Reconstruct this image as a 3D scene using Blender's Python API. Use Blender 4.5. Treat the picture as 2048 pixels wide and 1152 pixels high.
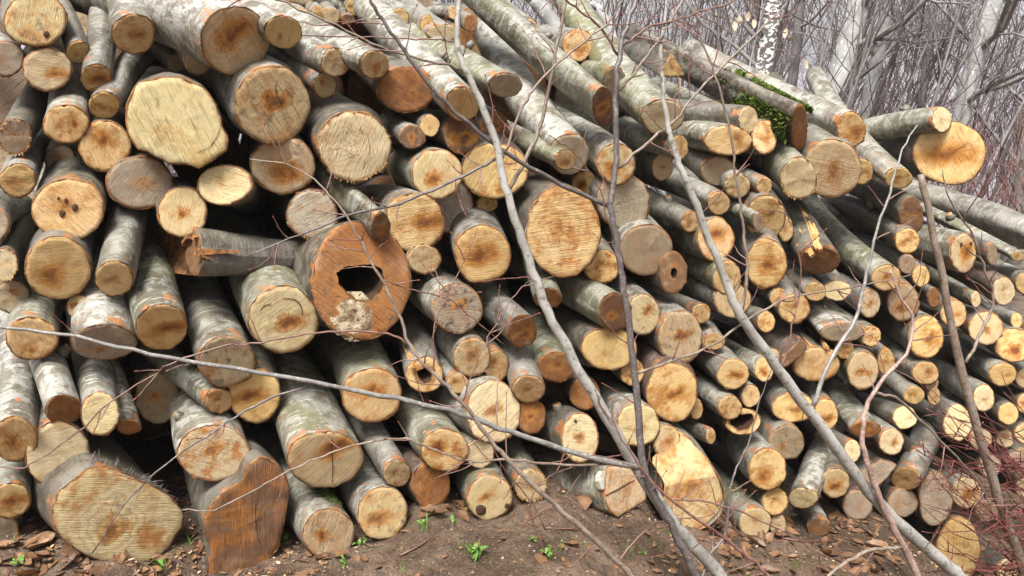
import bpy, math, random
import numpy as np
from mathutils import Vector, Matrix, noise
random.seed(7)
for o in list(bpy.data.objects): bpy.data.objects.remove(o)
S = bpy.context.scene; COL = S.collection
# ---------------------------------------------------------------- camera, sky, sun, exposure
F = 1700.0; PITCH = math.radians(16); CAM = Vector((0, 0, 1.6))
cd = bpy.data.cameras.new('Camera'); co = bpy.data.objects.new('Camera', cd); COL.objects.link(co)
co.location = CAM; co.rotation_euler = (math.pi/2 - PITCH, 0, 0)
cd.sensor_width = 36; cd.lens = 36*F/2048; cd.clip_end = 3000; cd.clip_start = 0.02
S.camera = co
SUN_EL, SUN_AZ = math.radians(62), math.radians(200)      # azimuth from +Y, clockwise
w = bpy.data.worlds.new('World'); S.world = w; w.use_nodes = True
nt = w.node_tree; nt.nodes.clear()
sky = nt.nodes.new('ShaderNodeTexSky'); sky.sky_type = 'NISHITA'; sky.sun_disc = False
sky.sun_elevation = SUN_EL; sky.sun_rotation = SUN_AZ; sky.dust_density = 4.0; sky.air_density = 1.0; sky.ozone_density = 1.0
hs = nt.nodes.new('ShaderNodeHueSaturation'); hs.inputs['Saturation'].default_value = 0.22
bgn = nt.nodes.new('ShaderNodeBackground'); bgn.inputs['Strength'].default_value = 0.11
wo = nt.nodes.new('ShaderNodeOutputWorld')
nt.links.new(sky.outputs[0], hs.inputs['Color']); nt.links.new(hs.outputs[0], bgn.inputs[0]); nt.links.new(bgn.outputs[0], wo.inputs[0])
sl = bpy.data.lights.new('Sun', 'SUN'); sl.energy = 3.4; sl.angle = math.radians(20); sl.color = (1, .97, .93)
so = bpy.data.objects.new('Sun', sl); COL.objects.link(so)
sd = Vector((math.sin(SUN_AZ)*math.cos(SUN_EL), math.cos(SUN_AZ)*math.cos(SUN_EL), math.sin(SUN_EL)))
so.rotation_euler = sd.to_track_quat('Z', 'Y').to_euler(); so.location = sd*20
S.view_settings.view_transform = 'Standard'; S.view_settings.look = 'None'; S.view_settings.gamma = 1
S.view_settings.exposure = 1.32

# ---------------------------------------------------------------- picture geometry -> place
RT = Vector((1, 0, 0)); FW = Vector((0, math.cos(PITCH), -math.sin(PITCH))); UP = Vector((0, math.sin(PITCH), math.cos(PITCH)))
def ray(px, py): return FW + RT*((px-1024)/F) + UP*((576-py)/F)
PN = Vector((-.364, 1, -.14)); PC = PN.dot(FW)*3.1          # the stack's front: turned away to the right, leaning back
def fdepth(px, py): return PC/PN.dot(ray(px, py))
def at(px, py, d): return CAM + ray(px, py)*d
AXIS = (FW + RT*((300-1024)/F) + UP*((576+160)/F)).normalized()   # the way most logs lie

# ---------------------------------------------------------------- helpers
def tag(o, label=None, cat=None, group=None, kind=None):
    if label: o['label'] = label
    if cat: o['category'] = cat
    if group: o['group'] = group
    if kind: o['kind'] = kind
    return o
def mk(name, v, f, mats, parent=None, smooth=True, uv=None, midx=None, rho=None, smask=None):
    me = bpy.data.meshes.new(name); me.from_pydata([tuple(p) for p in v], [], f)
    for m in (mats if isinstance(mats, list) else [mats]): me.materials.append(m)
    if smooth: me.polygons.foreach_set('use_smooth', [True]*len(me.polygons) if smask is None else smask)
    if midx is not None: me.polygons.foreach_set('material_index', midx)
    li = None
    if uv is not None or rho is not None:
        li = np.zeros(len(me.loops), dtype=np.int32); me.loops.foreach_get('vertex_index', li)
    if uv is not None:
        l = me.uv_layers.new(name='UVMap'); l.data.foreach_set('uv', np.asarray(uv, dtype=np.float32)[li].ravel())
    if rho is not None:
        l = me.uv_layers.new(name='rho'); r = np.asarray(rho, dtype=np.float32)[li]
        l.data.foreach_set('uv', np.stack([r, r*0], 1).ravel())
    o = bpy.data.objects.new(name, me); COL.objects.link(o)
    if parent: o.parent = parent
    return o
def empty(name, mat=None, loc=None):
    o = bpy.data.objects.new(name, None); COL.objects.link(o); o.empty_display_size = .05
    if mat is not None: o.matrix_world = mat
    if loc is not None: o.location = loc
    return o
def catmull(P, n):
    P = [Vector(p) for p in P]; Q = [P[0]*2-P[1]] + P + [P[-1]*2-P[-2]]; out = []
    for i in range(1, len(Q)-2):
        a, b, c, d = Q[i-1:i+3]
        for k in range(n):
            t = k/n
            out.append(.5*((2*b) + (c-a)*t + (2*a-5*b+4*c-d)*t*t + (3*b-a-3*c+d)*t**3))
    out.append(P[-1]); return out
def tube(P, R, n=6, V=None, Fc=None, cap=True):
    V = [] if V is None else V; Fc = [] if Fc is None else Fc
    b0 = len(V); m = len(P); u = None
    for i, p in enumerate(P):
        t = (P[min(i+1, m-1)] - P[max(i-1, 0)]).normalized()
        u = t.orthogonal().normalized() if u is None else (u - t*u.dot(t)).normalized()
        wv = t.cross(u)
        for k in range(n):
            a = 2*math.pi*k/n; V.append(p + (u*math.cos(a) + wv*math.sin(a))*R[i])
    for i in range(m-1):
        for k in range(n):
            a = b0+i*n+k; b = b0+i*n+(k+1) % n; Fc.append((a, b, b+n, a+n))
    if cap:
        Fc.append(tuple(b0+k for k in range(n))[::-1]); Fc.append(tuple(b0+(m-1)*n+k for k in range(n)))
    return V, Fc

# ---------------------------------------------------------------- materials
class NB:
    def __init__(s, name):
        s.m = bpy.data.materials.new(name); s.m.use_nodes = True; s.t = s.m.node_tree; s.t.nodes.clear()
        s.o = s.n('ShaderNodeOutputMaterial'); s.b = s.n('ShaderNodeBsdfPrincipled'); s.l(s.b.outputs[0], s.o.inputs[0])
    def n(s, t, **k):
        x = s.t.nodes.new(t)
        for a, b in k.items(): setattr(x, a, b)
        return x
    def l(s, a, b): s.t.links.new(a, b)
    def put(s, sock, v):
        if isinstance(v, bpy.types.NodeSocket): s.l(v, sock)
        elif v is not None: sock.default_value = v
    def math(s, op, a, b=None, c=None):
        x = s.n('ShaderNodeMath', operation=op)
        for i, v in enumerate((a, b, c)): s.put(x.inputs[i], v)
        return x.outputs[0]
    def vm(s, op, a, b=None):
        x = s.n('ShaderNodeVectorMath', operation=op); s.put(x.inputs[0], a); s.put(x.inputs[1], b)
        return x.outputs['Value'] if op in ('LENGTH', 'DOT_PRODUCT') else x.outputs[0]
    def noise(s, vec, scale, detail=2, rough=.5, w=None):
        x = s.n('ShaderNodeTexNoise', noise_dimensions='4D' if w is not None else '3D')
        s.put(x.inputs['Vector'], vec); x.inputs['Scale'].default_value = scale; x.inputs['Detail'].default_value = detail
        x.inputs['Roughness'].default_value = rough
        if w is not None: s.put(x.inputs['W'], w)
        return x.outputs[0]
    def ss(s, v, a, b, lo=0., hi=1.):
        x = s.n('ShaderNodeMapRange', interpolation_type='SMOOTHSTEP'); s.put(x.inputs[0], v)
        for i, q in enumerate((a, b, lo, hi)): s.put(x.inputs[i+1], q)
        return x.outputs[0]
    def mix(s, f, a, b, mode='MIX'):
        x = s.n('ShaderNodeMix', data_type='RGBA', blend_type=mode, clamp_factor=True)
        s.put(x.inputs[0], f)
        for i, v in ((6, a), (7, b)): s.put(x.inputs[i], v if isinstance(v, bpy.types.NodeSocket) else (*v, 1))
        return x.outputs[2]
    def attr(s, name, out='Fac'):
        x = s.n('ShaderNodeAttribute', attribute_type='OBJECT', attribute_name=name); return x.outputs[out]
    def bump(s, h, st=.4, d=.01):
        x = s.n('ShaderNodeBump'); x.inputs['Strength'].default_value = st; x.inputs['Distance'].default_value = d
        s.put(x.inputs['Height'], h); s.l(x.outputs[0], s.b.inputs['Normal'])
    def fin(s, col, rough=.7, spec=.4):
        s.put(s.b.inputs['Base Color'], col if isinstance(col, bpy.types.NodeSocket) else (*col, 1))
        s.put(s.b.inputs['Roughness'], rough); s.b.inputs['Specular IOR Level'].default_value = spec
        return s.m

def mat_cut():
    q = NB('sawn_wood'); oi = q.n('ShaderNodeObjectInfo'); seed = q.math('MULTIPLY', oi.outputs['Random'], 97.)
    uv = q.n('ShaderNodeUVMap', uv_map='UVMap').outputs[0]
    rho = q.n('ShaderNodeSeparateXYZ'); q.l(q.n('ShaderNodeUVMap', uv_map='rho').outputs[0], rho.inputs[0]); rho = rho.outputs[0]
    n1 = q.n('ShaderNodeTexNoise', noise_dimensions='4D'); q.l(uv, n1.inputs['Vector']); q.l(seed, n1.inputs['W']); n1.inputs['Scale'].default_value = 1.6; n1.inputs['Detail'].default_value = 4
    wv = q.vm('MULTIPLY', q.vm('SUBTRACT', n1.outputs['Color'], (.5, .5, .5)), (.5, .5, 0))
    pw = q.vm('ADD', uv, wv)
    d = q.vm('MULTIPLY', q.vm('SUBTRACT', pw, q.attr('heart_pos', 'Vector')), q.attr('heart_stretch', 'Vector')); r = q.vm('LENGTH', d)
    blotch = q.noise(uv, 1.35, 3, .6, q.math('ADD', seed, 11.)); blot2 = q.noise(uv, 1.9, 4, .65, q.math('ADD', seed, 71.))
    fine = q.noise(uv, 26., 4, .7, seed)
    ring = q.math('SINE', q.math('ADD', q.math('MULTIPLY', r, 34.), q.math('MULTIPLY', blotch, 30.)))
    rot = q.n('ShaderNodeVectorRotate', rotation_type='Z_AXIS'); q.l(uv, rot.inputs['Vector']); q.put(rot.inputs['Angle'], q.attr('saw_angle'))
    curve = q.vm('ADD', rot.outputs[0], q.vm('MULTIPLY', wv, (.0, .12, 0)))
    saw = q.noise(q.vm('MULTIPLY', curve, (.8, 15., 1)), 1.6, 3, .7, seed)
    saw2 = q.noise(q.vm('MULTIPLY', curve, (1.0, 38., 1)), 1.6, 3, .65, q.math('ADD', seed, 5.))
    base = oi.outputs['Color']
    c = q.mix(q.ss(blotch, .50, .74, 0, .75), base, q.mix(1., base, (.82, .62, .40), 'MULTIPLY'))
    c = q.mix(q.ss(blotch, .46, .26, 0, .6), c, q.mix(.6, base, (.68, .57, .40)))
    c = q.mix(q.math('MULTIPLY', q.ss(blot2, .46, .64), q.attr('stain')), c, q.mix(q.ss(fine, .3, .7), (.50, .21, .045), (.36, .135, .03)))
    hz = q.attr('heart_size'); hv = q.attr('heart')
    hr = q.math('ADD', r, q.math('MULTIPLY', q.math('SUBTRACT', q.noise(uv, 2.6, 4, .65, q.math('ADD', seed, 17.)), .5), .95))
    c = q.mix(q.math('MULTIPLY', q.ss(hr, q.math('MULTIPLY', hz, 1.2), q.math('MULTIPLY', hz, .55)), hv), c, q.mix(q.ss(fine, .3, .7), (.46, .185, .035), (.62, .30, .075)))
    c = q.mix(q.math('MULTIPLY', q.ss(hr, q.math('MULTIPLY', hz, .72), q.math('MULTIPLY', hz, .05)), q.math('MULTIPLY', hv, .95)), c, (.20, .062, .014))
    c = q.mix(q.ss(ring, .0, 1., 0, q.math('MULTIPLY', q.ss(r, 1.1, .2, .25, 1.), q.attr('rings'))), c, q.mix(1., c, (.62, .48, .36), 'MULTIPLY'))
    sa = q.attr('saw')
    c = q.mix(q.ss(saw, .54, .70, 0, sa), c, q.mix(1., c, (.52, .44, .36), 'MULTIPLY'))
    c = q.mix(q.ss(saw2, .57, .64, 0, q.math('MULTIPLY', sa, 1.)), c, q.mix(1., c, (.34, .26, .20), 'MULTIPLY'))
    c = q.mix(q.ss(saw2, .46, .34, 0, .6), c, q.mix(1., c, (1.22, 1.2, 1.15), 'MULTIPLY'))
    dn = q.vm('NORMALIZE', q.vm('MULTIPLY', d, (1, 1, 0)))
    crk = q.noise(dn, 5.5, 1, .5, q.math('ADD', seed, 3.))
    crk = q.math('MULTIPLY', q.ss(q.math('ABSOLUTE', q.math('SUBTRACT', crk, .5)), .009, .002), q.ss(q.math('ADD', r, q.math('MULTIPLY', blotch, .8)), .95, .55))
    c = q.mix(q.math('MULTIPLY', crk, q.attr('checks')), c, (.05, .025, .012))
    gr = q.attr('grime')
    g1 = q.noise(uv, 3.2, 5, .72, q.math('ADD', seed, 31.))
    c = q.mix(q.math('MULTIPLY', q.ss(g1, .50, .74), gr), c, (.10, .072, .05))
    c = q.mix(q.math('MULTIPLY', q.ss(fine, .62, .74), q.math('ADD', q.math('MULTIPLY', gr, .6), .10)), c, (.07, .04, .022))
    edge = q.math('ADD', rho, q.math('MULTIPLY', q.math('SUBTRACT', g1, .5), .34))
    c = q.mix(q.ss(edge, .92, 1.05, 0, .75), c, q.mix(q.ss(blot2, .35, .6), (.14, .065, .028), (.36, .165, .05)))
    h = q.math('ADD', q.math('MULTIPLY', saw, .8), q.math('ADD', q.math('MULTIPLY', saw2, 1.1), q.math('MULTIPLY', fine, .35)))
    q.bump(q.math('SUBTRACT', h, q.math('MULTIPLY', crk, 1.2)), .8, .006)
    return q.fin(c, q.ss(g1, .3, .7, .5, .8), .3)
def mat_bark():
    q = NB('beech_bark'); oi = q.n('ShaderNodeObjectInfo'); seed = q.math('MULTIPLY', oi.outputs['Random'], 83.)
    p = q.n('ShaderNodeTexCoord').outputs['Object']; z = q.n('ShaderNodeSeparateXYZ'); q.l(p, z.inputs[0]); z = z.outputs[2]
    big = q.noise(p, 8., 4, .6, seed); lich = q.noise(p, 16., 5, .68, q.math('ADD', seed, 9.))
    tick = q.noise(q.vm('MULTIPLY', p, (16, 16, 75)), 1., 3, .6, seed)
    tick2 = q.noise(q.vm('MULTIPLY', p, (30, 30, 160)), 1., 2, .6, seed)
    fine = q.noise(p, 120., 4, .7, seed); grn = q.noise(p, 5., 3, .6, q.math('ADD', seed, 21.))
    base = q.mix(1., q.mix(q.ss(big, .3, .7), (.085, .073, .056), (.20, .182, .15)), oi.outputs['Color'], 'MULTIPLY')
    c = q.mix(q.math('MULTIPLY', q.ss(grn, .42, .66), q.attr('green')), base, (.135, .135, .058))
    la = q.attr('lichen')
    c = q.mix(q.math('MULTIPLY', q.ss(lich, .47, .56), la), c, (.37, .37, .335))
    fk = q.attr('fleck')
    c = q.mix(q.math('MULTIPLY', q.ss(tick, .55, .64), q.math('MULTIPLY', fk, .75)), c, (.40, .39, .335))
    c = q.mix(q.ss(tick, .43, .33, 0, q.math('ADD', .12, q.math('MULTIPLY', fk, .55))), c, (.075, .062, .048))
    c = q.mix(q.ss(tick2, .62, .72, 0, .5), c, (.09, .075, .06))
    c = q.mix(q.ss(fine, .58, .75, 0, .45), c, (.07, .055, .04))
    sc = q.noise(p, 22., 3, .6, q.math('ADD', seed, 47.))
    near = q.math('ADD', q.ss(z, .10, .0, 0, .13), sc)
    c = q.mix(q.ss(near, .67, .72, 0, .85), c, q.mix(fine, (.42, .17, .05), (.20, .075, .028)))
    h = q.math('ADD', q.math('MULTIPLY', tick, .7), q.math('ADD', q.math('MULTIPLY', fine, .25), lich))
    q.bump(q.math('ADD', h, q.math('MULTIPLY', big, 2.)), .8, .009)
    return q.fin(c, q.ss(big, .3, .7, .36, .6), .5)
def mat_inner():
    q = NB('inner_bark'); p = q.n('ShaderNodeTexCoord').outputs['Object']
    n = q.noise(p, 45., 4, .7); n2 = q.noise(p, 130., 2, .6)
    c = q.mix(q.ss(n, .35, .65), (.10, .055, .03), (.34, .15, .05)); c = q.mix(q.ss(n2, .5, .7, 0, .6), c, (.06, .04, .03))
    q.bump(n2, .6, .004); return q.fin(c, .8, .2)
def mat_mottle(name, a, b, sc, rough=.8, c3=None, sc3=60, bump=.5, bd=.004, spec=.3):
    q = NB(name); p = q.n('ShaderNodeTexCoord').outputs['Object']; oi = q.n('ShaderNodeObjectInfo')
    n = q.noise(p, sc, 4, .65, q.math('MULTIPLY', oi.outputs['Random'], 50.)); c = q.mix(q.ss(n, .32, .68), a, b)
    n2 = q.noise(p, sc3, 3, .65)
    if c3: c = q.mix(q.ss(n2, .55, .66), c, c3)
    q.bump(n2, bump, bd); return q.fin(c, rough, spec)
M = {}
M['cut'] = mat_cut(); M['bark'] = mat_bark(); M['inner'] = mat_inner()
M['rot'] = mat_mottle('rotten_wood', (.14, .085, .045), (.50, .42, .28), 28, .9, (.05, .03, .02), 90, .8, .006)
M['cavity'] = mat_mottle('decayed_cavity', (.018, .010, .006), (.075, .036, .018), 16, .95, None, 60, .9, .008)
M['split'] = mat_mottle('split_wood', (.52, .33, .13), (.30, .15, .05), 40, .7, (.13, .06, .025), 110, .7, .004)
M['moss'] = mat_mottle('moss', (.05, .085, .012), (.12, .16, .025), 60, .9, None, 160, .8)
M['sap_grey'] = mat_mottle('sapling_bark_grey', (.13, .12, .11), (.22, .21, .195), 25, .45, (.30, .29, .27), 75, .4, .002, .5)
M['sap_trunk'] = mat_mottle('sapling_bark_silver', (.22, .205, .18), (.36, .35, .325), 14, .38, (.13, .12, .10), 55, .4, .002, .5)
M['sap_dark'] = mat_mottle('sapling_bark_dark', (.06, .048, .046), (.12, .10, .097), 30, .45, (.20, .175, .16), 110, .4, .002, .5)
M['sap_tan'] = mat_mottle('sapling_bark_tan', (.14, .10, .075), (.24, .195, .155), 25, .5, (.09, .055, .035), 80, .4, .002, .4)
M['twig'] = mat_mottle('twig_bark', (.105, .042, .032), (.20, .115, .09), 30, .45, None, 80, .3, .001, .5)
M['sap_red'] = mat_mottle('shoot_bark_red', (.17, .095, .075), (.33, .235, .20), 18, .45, (.42, .34, .30), 90, .4, .002, .4)
M['bud'] = mat_mottle('bud_scale', (.16, .035, .018), (.28, .09, .04), 90, .5, None, 80, .3, .001, .4)
# ---------------------------------------------------------------- the logs
WOOD = dict(y=(.74, .605, .365), o=(.71, .49, .225), t=(.61, .465, .27), g=(.54, .47, .36), d=(.38, .30, .21), r=(.31, .135, .045), b=(.19, .10, .052))  # d: dirty wood, with the shade of dim ends put into its colour
STAIN = dict(y=.2, o=.65, t=.5, g=.3, d=.25, r=.6, b=.3)
GRIME = dict(y=.12, o=.22, t=.4, g=.45, d=.75, r=.45, b=.6)
BARK = dict(s=((1.0, 1.0, 1.02), .35, .15), w=((1.1, 1.08, 1.05), .62, .25), n=((.92, .94, .82), .38, .75), k=((.62, .58, .56), .15, .2), m=((.42, .33, .30), .22, .3), r=((.62, .45, .40), .12, .0))
K = 32
GROUND_PTS = []; LOGS = []; SEEN = {}
def polar_poly(poly, cx, cy, ang):
    best = 1e9; dx, dy = math.cos(ang), math.sin(ang); m = len(poly)
    for i in range(m):
        (x1, y1), (x2, y2) = poly[i], poly[(i+1) % m]
        ex, ey = x2-x1, y2-y1; den = dx*ey - dy*ex
        if abs(den) < 1e-9: continue
        t = ((x1-cx)*ey - (y1-cy)*ex)/den; s = ((x1-cx)*dy - (y1-cy)*dx)/den
        if t > 0 and -1e-6 <= s <= 1+1e-6: best = min(best, t)
    return best if best < 1e8 else 20.
def log(px, py, rx, ry, code, phi, off, label, poly=None, hole=None, al=None, L=None, bend=0, fold=None, heart=None, cutn=None, cavity=.35, name='log', wob=1., rot=0, holemat='cavity'):
    Kn = 72 if poly else 44
    i = len(LOGS); rnd = random.Random(1000+i)
    wc, hd, bk = code[0], int(code[1]), code[2]; fl = code[3:]
    if hole: px, py = sum(p[0] for p in hole)/len(hole), sum(p[1] for p in hole)/len(hole)
    if off > 0: off = 6 + (off-6)*.4
    r0 = ray(px, py).normalized(); D = fdepth(px, py) - off/100.; c = at(px, py, D)
    a0 = math.acos(max(-1, min(1, AXIS.dot(r0))))
    if phi is None:
        t = AXIS - r0*AXIS.dot(r0); phi = math.degrees(math.atan2(t.dot(UP), t.dot(RT)))
    ph = math.radians(phi); t3 = RT*math.cos(ph) + UP*math.sin(ph); t3 = (t3 - r0*t3.dot(r0)).normalized()
    hpar = math.hypot(rx*math.cos(ph), ry*math.sin(ph)); hper = math.hypot(rx*math.sin(ph), ry*math.cos(ph))
    if al is None:
        q = min(.97, max(.5, hpar/hper)); al = math.degrees((.8 if py < 600 else .95)*max(a0, .2) + .12*math.acos(q))
        al = min(al, 34)
        if px < 800 and py < 620: al *= .55 + .4*max(0, py-250)/370.
    elif al > 40: al = 40 + (al-40)*.75
    A = math.radians(al); ax = (r0*math.cos(A) + t3*math.sin(A)).normalized()
    nrm = (ax + Vector((rnd.gauss(0, .1), 0, rnd.gauss(0, .1)))).normalized() if al < 45 else ax
    if cutn: # facing of an oblique cut: screen direction it recedes to, angle to the line of sight
        p2 = math.radians(cutn[0]); u3 = RT*math.cos(p2) + UP*math.sin(p2); u3 = (u3 - r0*u3.dot(r0)).normalized(); b2 = math.radians(cutn[1])
        nrm = (r0*math.cos(b2) + u3*math.sin(b2)).normalized()
    X = (RT - ax*RT.dot(ax)).normalized(); Y = ax.cross(X); 
    if Y.z < 0: X, Y = -X, -Y
    X = Y.cross(ax)
    Mx = Matrix((X, Y, ax)).transposed().to_4x4(); Mx.translation = c
    out = []; holep = []
    amp = (.035 + .03*rnd.random())*wob
    for k in range(Kn):
        th = 2*math.pi*k/Kn
        if poly: rr = polar_poly(poly, px, py, th)*(1 + .012*noise.noise(Vector((math.cos(th)*4, math.sin(th)*4, i*3.1))))
        else:
            e = th - math.radians(rot); rr = 1/math.hypot(math.cos(e)/rx, math.sin(e)/ry)
            rr *= 1 + amp*1.3*noise.noise(Vector((math.cos(th)*1.1, math.sin(th)*1.1, i*7.7))) + amp*.6*noise.noise(Vector((math.cos(th)*4, math.sin(th)*4, i*3.3))) + .016*noise.noise(Vector((math.cos(th)*11, math.sin(th)*11, i*1.3)))
        def cast(x, y):
            rv = ray(x, y); s = nrm.dot(c-CAM)/nrm.dot(rv); p = CAM + rv*s - c
            q = Vector((p.dot(X), p.dot(Y), p.dot(ax)))
            return q
        out.append(cast(px+rr*math.cos(th), py+rr*math.sin(th)))
        if hole:
            hr = polar_poly(hole, px, py, th)*(1+.08*noise.noise(Vector((math.cos(th)*5, math.sin(th)*5, i))))
            holep.append(cast(px+hr*math.cos(th), py+hr*math.sin(th)))
    Rm = sum(math.hypot(p.x, p.y) for p in out)/Kn
    if fold:
        yf = cast(px, fold[0]).y; fz = lambda p: max(0., p.y-yf+.12*p.x)*fold[1]
        for p in out: p.z += fz(p)
    if 'G' in fl:
        lo = min(out, key=lambda p: (Mx @ p).z); wl = Mx @ lo; GROUND_PTS.append((wl.x, wl.y, wl.z+.012))
        wl2 = wl + ax*.5; GROUND_PTS.append((wl2.x, wl2.y, wl.z+.05))
    L = L*.74 if L and L > 1 else (L or rnd.uniform(.85, 1.1))
    e = empty(name, Mx); LOGS.append(e)
    tag(e, label, 'log', 'logs in the stack')
    SEEN.setdefault(label, []).append(i)
    # bark
    cxm = sum((p.x for p in out))/Kn; cym = sum((p.y for p in out))/Kn
    def cen(p, s): return Vector((cxm + (p.x-cxm)*s, cym + (p.y-cym)*s, p.z))
    rim = min(.075, .0045/Rm + .012)
    V = []; st = [0., .008, .03, .065, .105, .15, .20, .26, .33, .42, .52, .65, .8, 1.]
    for p in out: q = cen(p, 1-rim); V.append(Vector((q.x, q.y, p.z)))
    bphi = rnd.uniform(0, 6.28); bd = bend if bend else rnd.uniform(-.26, .26); kz = [(rnd.uniform(0, 6.28), rnd.uniform(.08, .7), rnd.uniform(.05, .16)) for _ in range(3)]
    tp = rnd.uniform(.78, .88); zmean = sum(p.z for p in out)/Kn
    asp = max(abs(p.x-cxm) for p in out)/max(.001, max(abs(p.y-cym) for p in out))
    for j, sj in enumerate(st):
        zz = sj*L; wr = min(1, zz/.35)
        for k, p in enumerate(out):
            q = cen(p, 1.)
            d = Vector((q.x-cxm, q.y-cym, 0)); rl = d.length; u = d/rl
            rl = rl*(1-.65*wr) + Rm*.65*wr
            rl *= 1-(1-tp)*sj
            rl *= 1 + .06*min(1, zz/.05)*noise.noise(Vector((u.x*1.5, u.y*1.5, zz*7+i*5)))
            z = p.z*(1-wr) + zmean*wr + zz
            for ka, kk, kh in kz: rl *= 1 + kh*math.exp(-((zz-kk)/.05)**2)*math.exp(-((1-u.x*math.cos(ka)-u.y*math.sin(ka))/.12))
            if j == 0: z += .007*noise.noise(Vector((u.x*6, u.y*6, i*2.2))) + .004*noise.noise(Vector((u.x*15, u.y*15, i*1.2))) ; rl *= .995
            if bend: off2 = Vector((0, 0, 0)) + Vector((0, -bend*zz*zz, 0))
            else: off2 = Vector((math.cos(bphi), math.sin(bphi), 0))*bd*zz*zz
            V.append(Vector((cxm, cym, 0)) + u*rl + Vector((0, 0, z)) + off2)
    Fc = []; mi = []
    nr = len(st)+1
    for j in range(nr-1):
        for k in range(Kn):
            a = j*Kn+k; b = j*Kn+(k+1) % Kn; Fc.append((a, b, b+Kn, a+Kn)); mi.append(1 if j == 0 else 0)
    Fc.append(tuple((nr-1)*Kn+k for k in range(Kn))); mi.append(1)
    if True:  # orient
        pass
    ob = mk('bark', V, Fc, [M['bark'], M['inner']], e, midx=mi)
    tint, li, gr = BARK[bk]; j = rnd.uniform(.85, 1.12)
    ob.color = (tint[0]*j, tint[1]*j, tint[2]*j, 1); ob['fleck'] = dict(s=.35, w=.95, n=.75, k=.15, m=.05, r=.1)[bk]*rnd.uniform(.7, 1.1); ob['lichen'] = li*rnd.uniform(.7, 1.15); ob['green'] = gr*rnd.uniform(.6, 1.2)
    if al > 33 and rnd.random() < .4:
        ka, kk, _ = kz[0]; kk = .12+.3*rnd.random(); ka = rnd.uniform(.4, 2.7); u = Vector((math.cos(ka), math.sin(ka), 0)); rr = rnd.uniform(.008, .017); b = Vector((cxm, cym, kk)) + u*Rm*.85
        d = (u + Vector((0, 0, rnd.uniform(-.3, .5)))).normalized(); Vs, Fs = tube([b, b+d*Rm*.22, b+d*(Rm*.22+.014)], [rr*1.7, rr*1.15, rr], 10)
        mk('branch_stub', Vs, Fs, [M['bark'], M['split']], e, midx=[0]*(len(Fs)-1)+[1])
    # cut face
    rs = [1., .97, .86, .66, .42, .2] if not fold else [1., .97, .9, .8, .7, .6, .5, .4, .3, .2, .1]; V = []; uv = []; rho = []; Fc = []
    inner = [cen(p, 1-rim*(.75+.9*noise.noise(Vector((math.cos(6.283*k/Kn)*3.5, math.sin(6.283*k/Kn)*3.5, i*4.4))))) for k, p in enumerate(out)]
    for s in rs:
        for k in range(Kn):
            if hole: q = holep[k]*(1-s) + inner[k]*s if s > .2 else holep[k].copy()
            else: q = cen(inner[k], s); q.z = inner[k].z*s + zmean*(1-s)
            if s < 1: q.z += -.0025 + .0022*noise.noise(Vector((q.x*40, q.y*40, i))) + (.004*noise.noise(Vector((q.x*16, q.y*16, i+9))) if 'f' in fl or wc in 'rb' else 0)
            if fold: q.z = fz(q) - .002*(s < 1)
            V.append(q); uv.append((q.x/Rm, q.y/Rm)); rho.append(s if not hole else {.2: 1.08, .42: .97, .66: .84}.get(s, s))
    for j in range(len(rs)-1):
        for k in range(Kn):
            a = j*Kn+k; b = j*Kn+(k+1) % Kn; Fc.append((a, a+Kn, b+Kn, b))
    if not hole:
        V.append(Vector((cxm, cym, (fz(Vector((cxm, cym, 0))) if fold else zmean)-.002))); uv.append((cxm/Rm, cym/Rm)); rho.append(0); b0 = (len(rs)-1)*Kn
        for k in range(Kn): Fc.append((b0+k, len(V)-1, b0+(k+1) % Kn))
    of = mk('cut_face', V, Fc, M['cut'], e, uv=uv, rho=rho)
    v = rnd.uniform(.9, 1.1); wcol = WOOD[wc]
    of.color = (wcol[0]*v, wcol[1]*v*rnd.uniform(.98, 1.03), wcol[2]*v*rnd.uniform(.9, 1.1), 1)
    of['heart'] = min(1., hd/4.2) if hd else 0.
    of['heart_size'] = (.20 + .06*hd)*rnd.uniform(.65, 1.3)
    of['heart_pos'] = [rnd.gauss(0, .16), rnd.gauss(0, .16), 0.] if heart is None else [heart[0], heart[1], 0.]
    ss_ = rnd.uniform(.65, 1.2); of['heart_stretch'] = [ss_, 1./ss_, 1.]; of['rings'] = rnd.choice([.06, .1, .15, .5]); of['grime'] = min(1.2, GRIME[wc]*rnd.choice([.2, .5, .9, 1.3, 2.2])); of['saw'] = rnd.choice([.1, .3, .5, .7, .95]); of['saw_angle'] = rnd.uniform(-1.5, 1.5); of['stain'] = STAIN[wc]*rnd.uniform(.2, 1.6); of['checks'] = rnd.choice([0., .0, .4, .85]) if 'c' not in fl else 1.
    if 'S' in fl: of['stain'] = .9; of['grime'] = .35
    if 'D' in fl: of['grime'] = 1.6
    if 'V' in fl: of['saw_angle'] = 1.5; of['saw'] = .6; of['stain'] = .7
    if hole:
        V = []; Fc = []; ns = 6; hx = sum(p.x for p in holep)/Kn; hy = sum(p.y for p in holep)/Kn
        for j in range(ns):
            t = j/(ns-1)
            for k in range(Kn):
                q = holep[k]; s = (1-.55*t) * (1+.16*noise.noise(Vector((k*.6, j*1.3, i)))*min(1, j))
                V.append(Vector((hx+(q.x-hx)*s, hy+(q.y-hy)*s, q.z-.004+cavity*t)))
        for j in range(ns-1):
            for k in range(Kn):
                a = j*Kn+k; b = j*Kn+(k+1) % Kn; Fc.append((a, a+Kn, b+Kn, b))
        Fc.append(tuple((ns-1)*Kn+k for k in range(Kn)))
        mk('hollow', V, Fc, M[holemat], e)
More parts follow.
